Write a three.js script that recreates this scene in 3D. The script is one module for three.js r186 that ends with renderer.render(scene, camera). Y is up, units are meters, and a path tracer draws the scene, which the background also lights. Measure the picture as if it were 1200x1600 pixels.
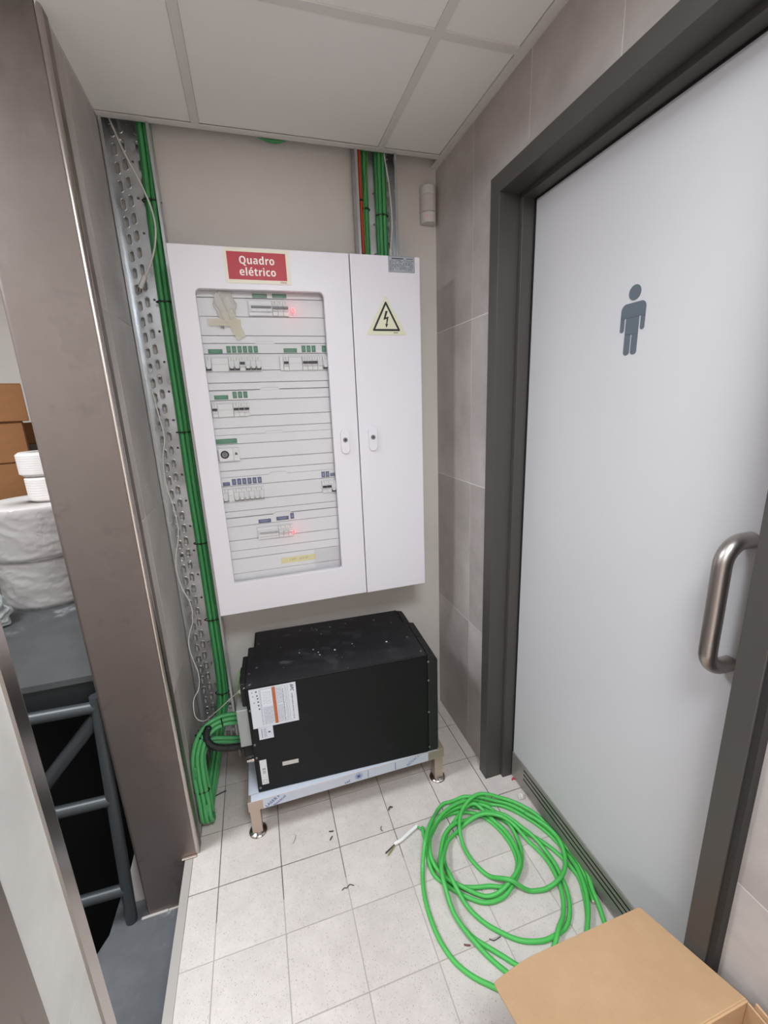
import * as THREE from 'three';
import { RoundedBoxGeometry } from 'three/addons/geometries/RoundedBoxGeometry.js';
import { mergeGeometries } from 'three/addons/utils/BufferGeometryUtils.js';
import { RectAreaLightUniformsLib } from 'three/addons/lights/RectAreaLightUniformsLib.js';

// ---------------------------------------------------------------- camera, light, exposure
RectAreaLightUniformsLib.init();
const scene = new THREE.Scene();
scene.background = new THREE.Color(0, 0, 0);
const camera = new THREE.PerspectiveCamera(100.436, 0.75, 0.05, 40);
camera.position.set(0.2666, 1.5001, 1.7583);
{
  const right = new THREE.Vector3(0.95572624, -0.03945756, 0.2915998);
  const down = new THREE.Vector3(-0.1085059, -0.96839252, 0.22459385);
  const ahead = new THREE.Vector3(0.27352114, -0.24629054, -0.92979952);
  camera.quaternion.setFromRotationMatrix(new THREE.Matrix4().makeBasis(right, down.negate(), ahead.negate()));
}
const renderer = new THREE.WebGLRenderer({ antialias: true });
renderer.toneMapping = THREE.LinearToneMapping;
renderer.toneMappingExposure = 2.42;
renderer.shadowMap.enabled = true;
const CEILING = 2.36;
const areaLights = [   // x, y, z, size x, size z, strength, colour: the ceiling panels
  [0.50, CEILING - 0.012, 1.95, 0.5, 0.5, 16.5, 0xecf7ff],
  [-1.15, 2.548, 0.75, 0.56, 0.56, 21, 0xecf7ff],
  [2.10, CEILING - 0.012, 3.10, 0.56, 0.56, 38, 0xecf7ff],
  [-1.25, CEILING - 0.012, 3.30, 0.56, 0.56, 14, 0xecf7ff],
  [2.60, CEILING - 0.012, 4.40, 0.56, 0.56, 16, 0xecf7ff],
];
for (const [x, y, z, w, d, s, c] of areaLights) {
  const l = new THREE.RectAreaLight(c, s, w, d);
  l.position.set(x, y - 0.012, z); l.rotation.x = -Math.PI / 2; scene.add(l);
}

// ---------------------------------------------------------------- helpers
let seed = 12345;
const rnd = () => ((seed = (seed * 1664525 + 1013904223) >>> 0) / 4294967296);
const V = (x, y, z) => new THREE.Vector3(x, y, z);
const names = new Map();
function numbered(n) { const k = names.get(n) || 0; names.set(n, k + 1); return k ? n + '_' + String(k).padStart(3, '0') : n; }
const origin = new Map();
function thing(name, label, category, pos, group) {
  const o = new THREE.Group(); o.name = numbered(name); o.position.set(...pos); scene.add(o);
  o.userData = { label, category }; if (group) o.userData.group = group;
  origin.set(o, V(...pos)); return o;
}
function struct(name, pos = [0, 0, 0]) {
  const o = new THREE.Group(); o.name = name; o.position.set(...pos); scene.add(o); o.userData = { kind: 'structure' };
  origin.set(o, V(...pos)); return o;
}
function clean(g) {
  g = g.index ? g.toNonIndexed() : g;
  for (const k of Object.keys(g.attributes)) if (!['position', 'normal', 'uv'].includes(k)) g.deleteAttribute(k);
  g.morphAttributes = {}; g.clearGroups(); return g;
}
const join = (gs) => (Array.isArray(gs) ? (gs.length > 1 ? mergeGeometries(gs.map(clean)) : clean(gs[0])) : clean(gs));
// a part whose shape is given in room coordinates
function part(parent, name, gs, mat, label) {
  const g = join(gs), w = origin.get(parent);
  g.translate(-w.x, -w.y, -w.z);
  const m = new THREE.Mesh(g, mat); m.name = name; m.castShadow = m.receiveShadow = true;
  parent.add(m); origin.set(m, w); if (label) m.userData.label = label; return m;
}
// a part sharing a geometry that is modelled round its own origin
function place(parent, name, geo, mat, at, label) {
  const m = new THREE.Mesh(geo, mat), w = origin.get(parent); m.name = name; m.castShadow = m.receiveShadow = true;
  m.position.set(at[0] - w.x, at[1] - w.y, at[2] - w.z); parent.add(m); origin.set(m, V(...at)); if (label) m.userData.label = label; return m;
}
function uvMetres(g, w, h, d, ou = 0, ov = 0) {
  const uv = g.attributes.uv, n = g.attributes.normal;
  for (let i = 0; i < uv.count; i++) {
    const ax = Math.abs(n.getX(i)), ay = Math.abs(n.getY(i));
    const su = ax > 0.7 ? d : w, sv = ay > 0.7 ? d : h;
    uv.setXY(i, uv.getX(i) * su + ou, uv.getY(i) * sv + ov);
  }
  return g;
}
function B(x0, x1, y0, y1, z0, z1, r = 0, ou, ov) {
  const w = x1 - x0, h = y1 - y0, d = z1 - z0;
  const g = r ? new RoundedBoxGeometry(w, h, d, 2, Math.min(r, w / 2.01, h / 2.01, d / 2.01)) : new THREE.BoxGeometry(w, h, d);
  if (!r) uvMetres(g, w, h, d, ou ?? x0, ov ?? y0);
  g.translate((x0 + x1) / 2, (y0 + y1) / 2, (z0 + z1) / 2); return g;
}
function cyl(r, a, b, seg = 16, r2 = r) {
  const d = new THREE.Vector3().subVectors(b, a);
  const g = new THREE.CylinderGeometry(r2, r, d.length(), seg);
  g.applyQuaternion(new THREE.Quaternion().setFromUnitVectors(V(0, 1, 0), d.clone().normalize()));
  g.translate((a.x + b.x) / 2, (a.y + b.y) / 2, (a.z + b.z) / 2); return g;
}
const curve = (pts) => new THREE.CatmullRomCurve3(pts.map((p) => (p.isVector3 ? p : V(...p))), false, 'centripetal');
function tube(pts, r, seg = 60, rad = 8) {
  const c = pts.getPointAt ? pts : curve(pts);
  const g = new THREE.TubeGeometry(c, seg, r, rad, false);
  const ends = [];
  for (const t of [0, 1]) { const e = new THREE.SphereGeometry(r, rad, 4); e.translate(...c.getPointAt(t).toArray()); ends.push(e); }
  return join([g, ...ends]);
}
function shapeOf(pts) { const s = new THREE.Shape(); pts.forEach((p, i) => (i ? s.lineTo(...p) : s.moveTo(...p))); s.closePath(); return s; }
function roundRect(S, x0, y0, x1, y1, r) {
  const q = Array.isArray(r) ? r : [r, r, r, r];   // bottom left, bottom right, top right, top left
  S.moveTo(x0 + q[0], y0); S.lineTo(x1 - q[1], y0); if (q[1]) S.absarc(x1 - q[1], y0 + q[1], q[1], -Math.PI / 2, 0);
  S.lineTo(x1, y1 - q[2]); if (q[2]) S.absarc(x1 - q[2], y1 - q[2], q[2], 0, Math.PI / 2);
  S.lineTo(x0 + q[3], y1); if (q[3]) S.absarc(x0 + q[3], y1 - q[3], q[3], Math.PI / 2, Math.PI);
  S.lineTo(x0, y0 + q[0]); if (q[0]) S.absarc(x0 + q[0], y0 + q[0], q[0], Math.PI, Math.PI * 1.5);
  return S;
}
const extrude = (s, depth, bevel = 0, seg = 8) => new THREE.ExtrudeGeometry(s, { depth: depth - 2 * bevel, bevelEnabled: bevel > 0, bevelSize: bevel, bevelThickness: bevel, bevelOffset: -bevel, bevelSegments: 2, curveSegments: seg }).translate(0, 0, bevel);

// ---------------------------------------------------------------- textures
function noiseGrid(n, cells, s) {          // tileable value noise, n x n
  let k = s; const r = () => ((k = (k * 1664525 + 1013904223) >>> 0) / 4294967296);
  const g = Array.from({ length: cells * cells }, r), o = new Float32Array(n * n);
  for (let y = 0; y < n; y++) for (let x = 0; x < n; x++) {
    const fx = (x / n) * cells, fy = (y / n) * cells, ix = Math.floor(fx), iy = Math.floor(fy);
    let tx = fx - ix, ty = fy - iy; tx = tx * tx * (3 - 2 * tx); ty = ty * ty * (3 - 2 * ty);
    const a = g[(iy % cells) * cells + (ix % cells)], b = g[(iy % cells) * cells + ((ix + 1) % cells)];
    const c = g[((iy + 1) % cells) * cells + (ix % cells)], d = g[((iy + 1) % cells) * cells + ((ix + 1) % cells)];
    o[y * n + x] = (a + (b - a) * tx) * (1 - ty) + (c + (d - c) * tx) * ty;
  }
  return o;
}
function fbm(n, cells, oct, s, gain = 0.5) {
  const o = new Float32Array(n * n); let a = 1, t = 0;
  for (let i = 0; i < oct; i++) { const g = noiseGrid(n, Math.min(n, cells << i), s + i * 77); for (let j = 0; j < o.length; j++) o[j] += g[j] * a; t += a; a *= gain; }
  for (let j = 0; j < o.length; j++) o[j] /= t; return o;
}
function dataTex(n, fn, size, srgb = true) {   // fn(i, x, y) -> [r, g, b] in 0..255
  const d = new Uint8Array(n * n * 4);
  for (let y = 0; y < n; y++) for (let x = 0; x < n; x++) { const i = y * n + x, c = fn(i, x, y); for (let k = 0; k < 3; k++) d[i * 4 + k] = Math.max(0, Math.min(255, c[k])); d[i * 4 + 3] = 255; }
  const t = new THREE.DataTexture(d, n, n); t.wrapS = t.wrapT = THREE.RepeatWrapping; t.magFilter = THREE.LinearFilter;
  if (srgb) t.colorSpace = THREE.SRGBColorSpace; t.repeat.set(1 / size, 1 / size); t.needsUpdate = true; return t;
}
function canvasTex(w, h, draw) {
  const c = document.createElement('canvas'); c.width = w; c.height = h; draw(c.getContext('2d'), w, h);
  const t = new THREE.CanvasTexture(c); t.colorSpace = THREE.SRGBColorSpace; t.magFilter = THREE.LinearFilter; t.anisotropy = 8; return t;
}
const N512a = fbm(512, 3, 6, 11), N512b = fbm(512, 16, 4, 91, 0.7), N512c = fbm(512, 5, 5, 201, 0.55);
const speck = new Float32Array(512 * 512);
for (let k = 0; k < 5200; k++) {
  const x = Math.floor(rnd() * 512), y = Math.floor(rnd() * 512), v = rnd() < 0.72 ? -22 - rnd() * 48 : 14 + rnd() * 10, big = rnd() < 0.25;
  for (const [dx, dy] of big ? [[0, 0], [1, 0], [0, 1], [1, 1]] : [[0, 0]]) speck[((y + dy) % 512) * 512 + ((x + dx) % 512)] = v;
}
const T = {
  floor: dataTex(512, (i) => { const n = (N512a[i] - 0.5) * 18 + (N512b[i] - 0.5) * 14 + speck[i]; return [209 + n, 199 + n, 193 + n]; }, 0.43),
  concrete: dataTex(512, (i) => { const n = (N512a[i] - 0.5) * 58 + (N512b[i] - 0.5) * 16; return [186 + n, 177 + n, 173 + n]; }, 0.83),
  concreteLight: dataTex(512, (i) => { const n = (N512a[i] - 0.5) * 40 + (N512b[i] - 0.5) * 14; return [184 + n, 180 + n, 176 + n]; }, 0.83),
  grout: dataTex(512, (i) => { const n = (N512c[i] - 0.5) * 150; return [112 + n, 103 + n, 97 + n]; }, 1.9),
  plaster: dataTex(512, (i) => { const n = (N512a[i] - 0.5) * 14 + (N512b[i] - 0.5) * 5; return [220 + n, 212 + n, 205 + n]; }, 1.3),
  card: dataTex(512, (i, x) => { const n = (N512a[i] - 0.5) * 14 + (N512b[i] - 0.5) * 8 + (x % 9 < 1 ? -2 : 0); return [192 + n, 155 + n, 118 + n]; }, 0.5),
  slab: dataTex(512, (i) => { const s = N512c[i] > 0.64 ? (N512c[i] - 0.64) * 420 * Math.max(0, (N512b[i] - 0.48) * 5) : 0; const n = (N512a[i] - 0.5) * 34 + (N512b[i] - 0.5) * 18 + Math.min(70, s); return [96 + n, 97 + n, 100 + n]; }, 0.9),
  steelRough: dataTex(512, (i) => { const s = Math.max(0, N512c[i] - 0.6) * 300; const n = 104 + (N512b[i] - 0.5) * 12 + Math.min(26, s); return [n, n, n]; }, 0.6, false),
  steelColor: dataTex(512, (i) => { const s = Math.min(10, Math.max(0, N512c[i] - 0.6) * 120); const n = (N512b[i] - 0.5) * 5 - s; return [146 + n, 134 + n, 129 + n]; }, 0.6),
  galv: dataTex(512, (i) => { const n = (N512a[i] - 0.5) * 24 + (N512c[i] - 0.5) * 30; return [196 + n, 198 + n, 200 + n]; }, 0.35),
  galvRough: dataTex(512, (i) => { const n = 84 + (N512c[i] - 0.5) * 60; return [n, n, n]; }, 0.35, false),
  black: dataTex(512, (i) => { const s = Math.max(0, N512a[i] - 0.6) * 60; const n = (N512b[i] - 0.5) * 5 + s; return [15 + n, 15 + n, 17 + n]; }, 0.5),
};
const M = (o) => new THREE.MeshStandardMaterial(o);
const mat = {
  floor: M({ map: T.floor, roughness: 0.42 }), grout: M({ map: T.grout, roughness: 0.9 }),
  wallTile: M({ map: T.concrete, roughness: 0.5 }), wallTileLight: M({ map: T.concreteLight, roughness: 0.5 }), wallGrout: M({ color: 0xf2eeea, roughness: 0.9 }),
  plaster: M({ map: T.plaster, roughness: 0.85 }), ceilTile: M({ color: 0xefeae6, roughness: 0.95 }), ceilBar: M({ color: 0xdcd6d1, roughness: 0.6 }),
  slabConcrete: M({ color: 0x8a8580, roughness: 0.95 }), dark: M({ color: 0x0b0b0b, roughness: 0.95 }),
  steel: M({ map: T.steelColor, metalness: 0.88, roughness: 1, roughnessMap: T.steelRough }),
  steelSmooth: M({ color: 0xb9b1ac, metalness: 1, roughness: 0.26 }),
  steelPale: M({ color: 0xc4b3a6, metalness: 0.85, roughness: 0.42 }),
  chrome: M({ color: 0xcfcac6, metalness: 1, roughness: 0.12 }),
  galv: M({ map: T.galv, metalness: 0.95, roughness: 1, roughnessMap: T.galvRough }),
  frame: M({ color: 0x4a4643, roughness: 0.45, metalness: 0.1 }), frameEdge: M({ color: 0x262423, roughness: 0.6 }),
  doorLeaf: M({ color: 0xc5c2c4, roughness: 0.4 }), picto: M({ color: 0x59616a, roughness: 0.5 }),
  kick: M({ color: 0x98928b, metalness: 0.45, roughness: 0.36 }), gap: M({ color: 0x090909, roughness: 0.9 }),
  white: M({ color: 0xe5e0e5, roughness: 0.38 }), whiteIn: M({ color: 0xd3d2d5, roughness: 0.45 }), whiteDev: M({ color: 0xd3d2d3, roughness: 0.4 }),
  greyDev: M({ color: 0xa9a8a8, roughness: 0.5 }), blackDev: M({ color: 0x222224, roughness: 0.45 }), midGrey: M({ color: 0x77777a, roughness: 0.5 }),
  black: new THREE.MeshPhysicalMaterial({ map: T.black, roughness: 0.5, specularIntensity: 0.55 }), rubber: M({ color: 0x1b1b1c, roughness: 0.6 }), tie: M({ color: 0x0f0f10, roughness: 0.5 }),
  green: M({ color: 0x4fb855, roughness: 0.45 }), greenDeep: M({ color: 0x489a5a, roughness: 0.5 }), orange: M({ color: 0xc4422b, roughness: 0.5 }),
  wire: M({ color: 0xd6d1c8, roughness: 0.55 }), card: M({ map: T.card, roughness: 0.85 }), cardDark: M({ map: T.card, color: 0xb89c80, roughness: 0.9 }),
  slab: M({ map: T.slab, roughness: 0.55 }), ladder: M({ color: 0x383b3d, roughness: 0.42 }), paper: M({ color: 0xd6cfcb, roughness: 0.9 }),
  film: M({ color: 0xc3c8d3, roughness: 0.35 }), copper: M({ color: 0xb5793f, metalness: 0.8, roughness: 0.4 }),
};

// ================================================================ the setting
const XR = 1.045, XL = -0.075;
// ---- floor: tiles of 20 cm, joints at x = 0.2 i, z = 0.187 + 0.2 j
const floor = struct('floor');
part(floor, 'grout_bed', B(-0.118, 1.16, -0.26, -0.0022, -0.02, 0.69), mat.grout); part(floor, 'grout_bed', B(-0.118, 1.16, -0.26, -0.0014, 0.6905, 1.985), M({ color: 0xb3aaa3, roughness: 0.9 }));
part(floor, 'edge_strip', B(-0.118, -0.0915, -0.06, 0.0005, 0.452, 1.985, 0.0015), M({ color: 0xa7a09a, roughness: 0.55 }));
{
  const g = 0.0016;
  for (let j = -1; j < 9; j++) for (let i = -1; i < 6; i++) {
    let x0 = 0.2 * i + g, x1 = 0.2 * (i + 1) - g, z0 = 0.187 + 0.2 * j + g, z1 = 0.187 + 0.2 * (j + 1) - g;
    x0 = Math.max(x0, j < 1 ? -0.073 : -0.0905); z0 = Math.max(z0, 0.001);
    const inDoor = z0 > 0.38 && z1 < 1.4; x1 = Math.min(x1, inDoor ? 1.15 : 1.044);
    if (x1 - x0 < 0.01 || z1 - z0 < 0.005) continue;
    const dy = (rnd() - 0.5) * 0.0006;
    part(floor, 'tile', B(x0, x1, -0.009, dy, z0, z1, 0, rnd() * 3, rnd() * 3), mat.floor);
  }
  part(floor, 'far_tiles', B(-2.0, 3.2, -0.26, 0, 1.9895, 5.2), mat.floor);
}
// ---- back wall
const wallBack = struct('wall_back');
part(wallBack, 'wall', B(-0.09, 1.2, -0.26, 2.8, -0.16, 0), mat.plaster);
// ---- right wall with tiles 30 x 59 cm round the door opening
const wallRight = struct('wall_right');
const DOOR = { z0: 0.462, z1: 1.357, y1: 2.122 };
part(wallRight, 'wall', [B(XR + 0.0009, 1.32, -0.26, 2.8, -0.16, DOOR.z0), B(XR + 0.0009, 1.32, -0.26, 2.8, DOOR.z1, 1.988), B(XR + 0.0009, 1.32, DOOR.y1, 2.8, DOOR.z0, DOOR.z1)], mat.wallGrout);
function tilePoly(z0, z1, y0, y1) {
  const D = DOOR;
  if (z1 <= D.z0 || z0 >= D.z1 || y0 >= D.y1) return [[z0, y0], [z1, y0], [z1, y1], [z0, y1]];
  if (z0 >= D.z0 && z1 <= D.z1) return y1 <= D.y1 ? null : [[z0, D.y1], [z1, D.y1], [z1, y1], [z0, y1]];
  if (y1 <= D.y1) return z0 < D.z0 ? [[z0, y0], [D.z0, y0], [D.z0, y1], [z0, y1]] : [[D.z1, y0], [z1, y0], [z1, y1], [D.z1, y1]];
  return z0 < D.z0 ? [[z0, y0], [D.z0, y0], [D.z0, D.y1], [z1, D.y1], [z1, y1], [z0, y1]] : [[D.z1, y0], [z1, y0], [z1, y1], [z0, y1], [z0, D.y1], [D.z1, D.y1]];
}
const joints = [0, 0.603, 1.190, 1.775, 2.357];
function wallTile(parent, poly, x, side, m = mat.wallTile) {       // a tile 8 mm thick whose face lies at x and looks towards side
  const g = extrude(shapeOf(poly), 0.008), uv = g.attributes.uv, ou = rnd() * 5, ov = rnd() * 5;
  for (let i = 0; i < uv.count; i++) uv.setXY(i, uv.getX(i) + ou, uv.getY(i) + ov);
  g.rotateY(-Math.PI / 2);                       // shape x -> z, depth -> -x
  g.translate(side < 0 ? x + 0.008 : x, 0, 0);
  part(parent, 'tile', g, m);
}
for (let c = 0; c < 7; c++) for (let r = 0; r < 4; r++) {
  const z0 = c ? 0.304 + 0.3015 * (c - 1) + 0.0012 : 0.001, z1 = Math.min(1.987, 0.304 + 0.3015 * c - 0.0012);
  const poly = tilePoly(z0, z1, joints[r] + 0.0012, joints[r + 1] - 0.0012); if (poly) wallTile(wallRight, poly, XR, -1);
}
// ---- left wall: the tiled stub beside the tray, and the near part of the same wall
const wallLeft = struct('wall_left');
part(wallLeft, 'wall', B(-0.255, XL - 0.0016, -0.26, 2.8, -0.16, 0.437), mat.wallGrout);
for (const [z0, z1] of [[0.001, 0.3365], [0.3395, 0.4]]) for (let r = 0; r < 4; r++) wallTile(wallLeft, [[z0, joints[r] + 0.0015], [z1, joints[r] + 0.0015], [z1, joints[r + 1] - 0.0015], [z0, joints[r + 1] - 0.0015]], XL, 1);
part(wallLeft, 'joint_gap', B(XL - 0.0016, XL - 0.0008, 0.001, 2.357, 0.4002, 0.409), mat.gap);
const wallNear = struct('wall_near');
part(wallNear, 'wall', B(-0.255, -0.1016, -0.26, 2.8, 1.105, 1.988), mat.wallGrout);
for (let r = 0; r < 4; r++) wallTile(wallNear, [[1.118, joints[r] + 0.001], [1.2285, joints[r] + 0.001], [1.2285, joints[r + 1] - 0.001], [1.118, joints[r + 1] - 0.001]], -0.1, 1, mat.wallTileLight);
part(wallNear, 'far_panel', B(-0.1016, -0.1, -0.2, 2.357, 1.3, 1.985), M({ color: 0x6b625c, roughness: 0.5 }));
const wallEnd = struct('wall_end');
part(wallEnd, 'wall', B(-2.2, 3.4, -0.26, 2.8, 5.2, 5.35), mat.plaster);
for (const [n, b] of [['wall_hall_left', [-2.2, -2.0, 1.99, 5.2]], ['wall_hall_right', [3.2, 3.4, 1.99, 5.2]], ['wall_hall_front', [1.3205, 3.4, 1.85, 1.988]]]) part(struct(n), 'wall', B(b[0], b[1], -0.26, 2.8, b[2], b[3]), mat.plaster);
// ---- steel cladding of the wall ends
const trim1 = struct('trim_1');
{
  const s = new THREE.Shape();                   // plan of the folded sheet, x and -z
  const x0 = -0.267, x1 = -0.0705, zf = 0.452, r = 0.012, zb = 0.408;
  s.moveTo(x0, -0.20); s.lineTo(x0, -zf + r); s.absarc(x0 + r, -zf + r, r, Math.PI, Math.PI * 1.5, false); s.lineTo(x1 - r - 0.0004, -zf);
  s.lineTo(x1 - r - 0.0004, -zf + r + 0.0004); s.lineTo(x1, -zf + r + 0.0004); s.lineTo(x1, -zb); s.lineTo(x1 - 0.0045, -zb); s.lineTo(x1 - 0.0045, -zf + 0.014); s.lineTo(x0 + 0.003, -zf + 0.014); s.lineTo(x0 + 0.003, -0.20); s.closePath();
  const g = extrude(s, 2.57, 0, 10); g.rotateX(-Math.PI / 2); g.translate(0, -0.205, 0);
  part(trim1, 'steel_cladding', g, mat.steel);
  const q = new THREE.Shape(); q.moveTo(x1 - r, -zf); q.absarc(x1 - r, -zf + r, r, -Math.PI / 2, 0, false); q.lineTo(x1 - r, -zf + r); q.closePath();
  const qg = extrude(q, 2.57, 0, 12); qg.rotateX(-Math.PI / 2); qg.translate(0, -0.205, 0); part(trim1, 'rounded_edge', qg, mat.steelSmooth);
  part(trim1, 'skirting_end', B(-0.128, -0.0795, 0.001, 0.006, 0.4525, 0.462, 0.002), mat.steelPale);
}
const trim2 = struct('trim_2');
{
  const s = new THREE.Shape();
  const x1 = -0.095, x0 = -0.262, zn = 1.118, zf = 1.083, r = 0.008;
  s.moveTo(x0, -zn); s.lineTo(x0 + 0.002, -zn); s.lineTo(x0 + 0.002, -zf - 0.004); s.lineTo(x1 - 0.006, -zf - 0.004); s.lineTo(x1 - 0.006, -zn); s.lineTo(x1, -zn); s.lineTo(x1, -zf - r);
  s.absarc(x1 - r, -zf - r, r, 0, Math.PI / 2, false); s.lineTo(x0 + r, -zf); s.absarc(x0 + r, -zf - r, r, Math.PI / 2, Math.PI, false); s.closePath();
  const g = extrude(s, 2.57, 0, 10); g.rotateX(-Math.PI / 2); g.translate(0, -0.205, 0);
  part(trim2, 'steel_cladding', g, mat.steelSmooth);
  part(trim2, 'steel_strip', B(-0.0995, -0.093, -0.2, 2.357, 1.2295, 1.3, 0.002), mat.steel);
}
// ---- ceiling: 60 cm grid, the panel lamps, the void above
const ceiling = struct('ceiling');
{
  const y = CEILING, z0 = 0.092, bar = (x0, x1, a, b) => part(ceiling, 'grid_bar', B(x0, x1, y, y + 0.03, a, b, 0.0006), mat.ceilBar);
  part(ceiling, 'upper_slab', B(-2.6, 3.4, 2.8, 2.95, -1.6, 5.35), mat.slabConcrete);
  const ze = 0.565 + 0.594 * 3;
  part(ceiling, 'hall_board', [B(-2.0, 3.2, y, y + 0.02, ze + 0.0005, 5.2), B(-2.0, XL - 0.001, y, y + 0.02, 1.99, ze), B(XR + 0.001, 3.2, y, y + 0.02, 1.99, ze)], mat.ceilTile);
  part(ceiling, 'edge_trim', [B(XL, XR - 0.001, y - 0.001, y + 0.022, z0 - 0.022, z0 - 0.02), B(XL, XR - 0.018, y - 0.001, y + 0.001, z0 - 0.021, z0 + 0.004)], mat.ceilBar);
  part(ceiling, 'wall_trim', [B(XR - 0.026, XR, y - 0.0015, y + 0.001, 0.012, 1.985), B(XR - 0.0015, XR, y - 0.0015, y + 0.022, 0.012, 1.985)], mat.ceilBar);
  bar(0.187, 0.211, z0, ze); bar(0.787, 0.811, z0, ze);
  for (let k = 0; k < 3; k++) for (let c = 0; c < 3; c++) bar([XL, 0.211, 0.811][c], [0.187, 0.787, XR - 0.02][c], 0.565 + 0.594 * k, 0.589 + 0.594 * k);
  const zt = [z0 + 0.003]; for (let k = 0; k < 3; k++) zt.push(0.565 + 0.594 * k, 0.589 + 0.594 * k); zt.push(ze);
  for (let k = 0; k < 3; k++) for (let c = 0; c < 3; c++) {
    const x0 = [XL, 0.2115, 0.8115][c], x1 = [0.1865, 0.7865, XR - 0.027][c], a = zt[2 * k] + 0.0005, b = zt[2 * k + 1] - 0.0005;
    part(ceiling, 'ceiling_tile', B(x0, x1, y + 0.003, y + 0.018, a, b), mat.ceilTile);
  }
  for (const [x, ly, z, w, d] of areaLights.filter((l) => l[1] < 2.4)) {
    const lamp = part(ceiling, 'lamp_panel', B(x - w / 2, x + w / 2, ly, ly + 0.01, z - d / 2, z + d / 2), M({ color: 0xffffff, emissive: 0xfff6f0, emissiveIntensity: 1.6, roughness: 0.6 }));
    part(ceiling, 'lamp_frame', [B(x - 0.287, x + 0.287, ly + 0.0105, y - 0.0005, z - 0.281, z + 0.281)], mat.ceilBar);
  }
}
// ---- door in the right wall
const door = struct('door_1', [1.08, 0, 0.9]);
{
  const F = 1.0207, zA = 0.456, zB = 0.507, zC = 0.5225, zN = 1.3085, zM = 1.363, yT = 2.1285, yU = 2.078, yV = 2.063, R1 = 1.089, R2 = 1.131;
  // each leg is a stepped profile; the head is cut the same way
  part(door, 'door_frame', [
    B(F, R1, 0, yU + 0.0005, zA, zB, 0.0012), B(R1 + 0.0002, R2, 0, yV + 0.0005, zA, zC, 0.0012),
    B(F, R1, 0, yU + 0.0005, zN, zM - 0.012, 0.0012), B(R1 + 0.0002, R2, 0, yV + 0.0005, zN - 0.0155, zM - 0.012, 0.0012),
    B(F, R1, yU, yT, zA, zM - 0.012, 0.0012), B(R1 + 0.0002, R2, yV, yT, zA, zM - 0.012, 0.0012)], mat.frame);
  part(door, 'frame_edge', B(F + 0.004, R2, 0, yT - 0.002, zM - 0.0125, zM), mat.frameEdge);
  part(door, 'seal', [B(R2 - 0.003, R2 + 0.002, 0.01, yV, zC - 0.001, zC + 0.005), B(R2 - 0.003, R2 + 0.002, yV - 0.004, yV + 0.001, zC, zN - 0.015)], mat.gap);
  const leaf = part(door, 'door_leaf', B(R2 + 0.001, R2 + 0.041, 0.012, yV + 0.02, zC + 0.0045, zN - 0.01, 0.001), mat.doorLeaf);
  const kick = part(leaf, 'kick_plate', B(R2 - 0.004, R2 + 0.0008, 0.012, 0.122, zC + 0.006, zN - 0.018, 0.001), mat.kick);
  for (const y of [0.062, 0.083, 0.103]) part(kick, 'vent_slot', B(R2 - 0.0046, R2 - 0.0036, y - 0.0028, y + 0.0028, 0.605, zN - 0.06), mat.gap);
  // pull handle
  const hx = 1.066, hz = 1.232, r = 0.0155, y0 = 0.968, y1 = 1.228, k = 0.042, pts = [];
  pts.push(V(R2 - 0.001, y1, hz)); pts.push(V(hx + k, y1, hz));
  for (let i = 1; i < 8; i++) { const a = (i / 8) * Math.PI / 2; pts.push(V(hx + k - Math.sin(a) * k, y1 - k + Math.cos(a) * k, hz)); }
  pts.push(V(hx, y1 - k, hz), V(hx, (y0 + y1) / 2, hz), V(hx, y0 + k, hz));
  for (let i = 1; i < 8; i++) { const a = (i / 8) * Math.PI / 2; pts.push(V(hx + k - Math.cos(a) * k, y0 + k - Math.sin(a) * k, hz)); }
  pts.push(V(hx + k, y0, hz)); pts.push(V(R2 - 0.001, y0, hz));
  part(leaf, 'pull_handle', new THREE.TubeGeometry(curve(pts), 90, r, 20), M({ color: 0xb4aca7, metalness: 1, roughness: 0.38 }));
  // pictogram of a man: shape in (z, y)
  const body = new THREE.Shape(), cz = 0.9115, by = 1.588;
  const P = (z, y) => [z - cz, y];
  const ms = [];
  const rr = (z0, z1, y0, y1, q) => ms.push(extrude(roundRect(new THREE.Shape(), z0, y0, z1, y1, q), 0.0006));
  const h = new THREE.Shape(); h.absarc(0, 0.1345, 0.0165, 0, Math.PI * 2); ms.push(extrude(h, 0.0006, 0, 20));
  rr(-0.034, 0.034, 0.082, 0.1135, [0, 0, 0.014, 0.014]); rr(-0.034, -0.0222, 0.052, 0.0825, [0.0055, 0.0055, 0, 0]); rr(0.0222, 0.034, 0.052, 0.0825, [0.0055, 0.0055, 0, 0]);
  rr(-0.0185, 0.0185, 0.045, 0.0825, 0); rr(-0.0185, -0.0014, 0, 0.0455, [0.0075, 0.0075, 0, 0]); rr(0.0014, 0.0185, 0, 0.0455, [0.0075, 0.0075, 0, 0]);
  const pg = join(ms); pg.rotateY(-Math.PI / 2); pg.translate(R2 + 0.0008, by, cz);
  part(leaf, 'man_pictogram', pg, mat.picto, 'dark grey pictogram of a standing man');
}
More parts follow.
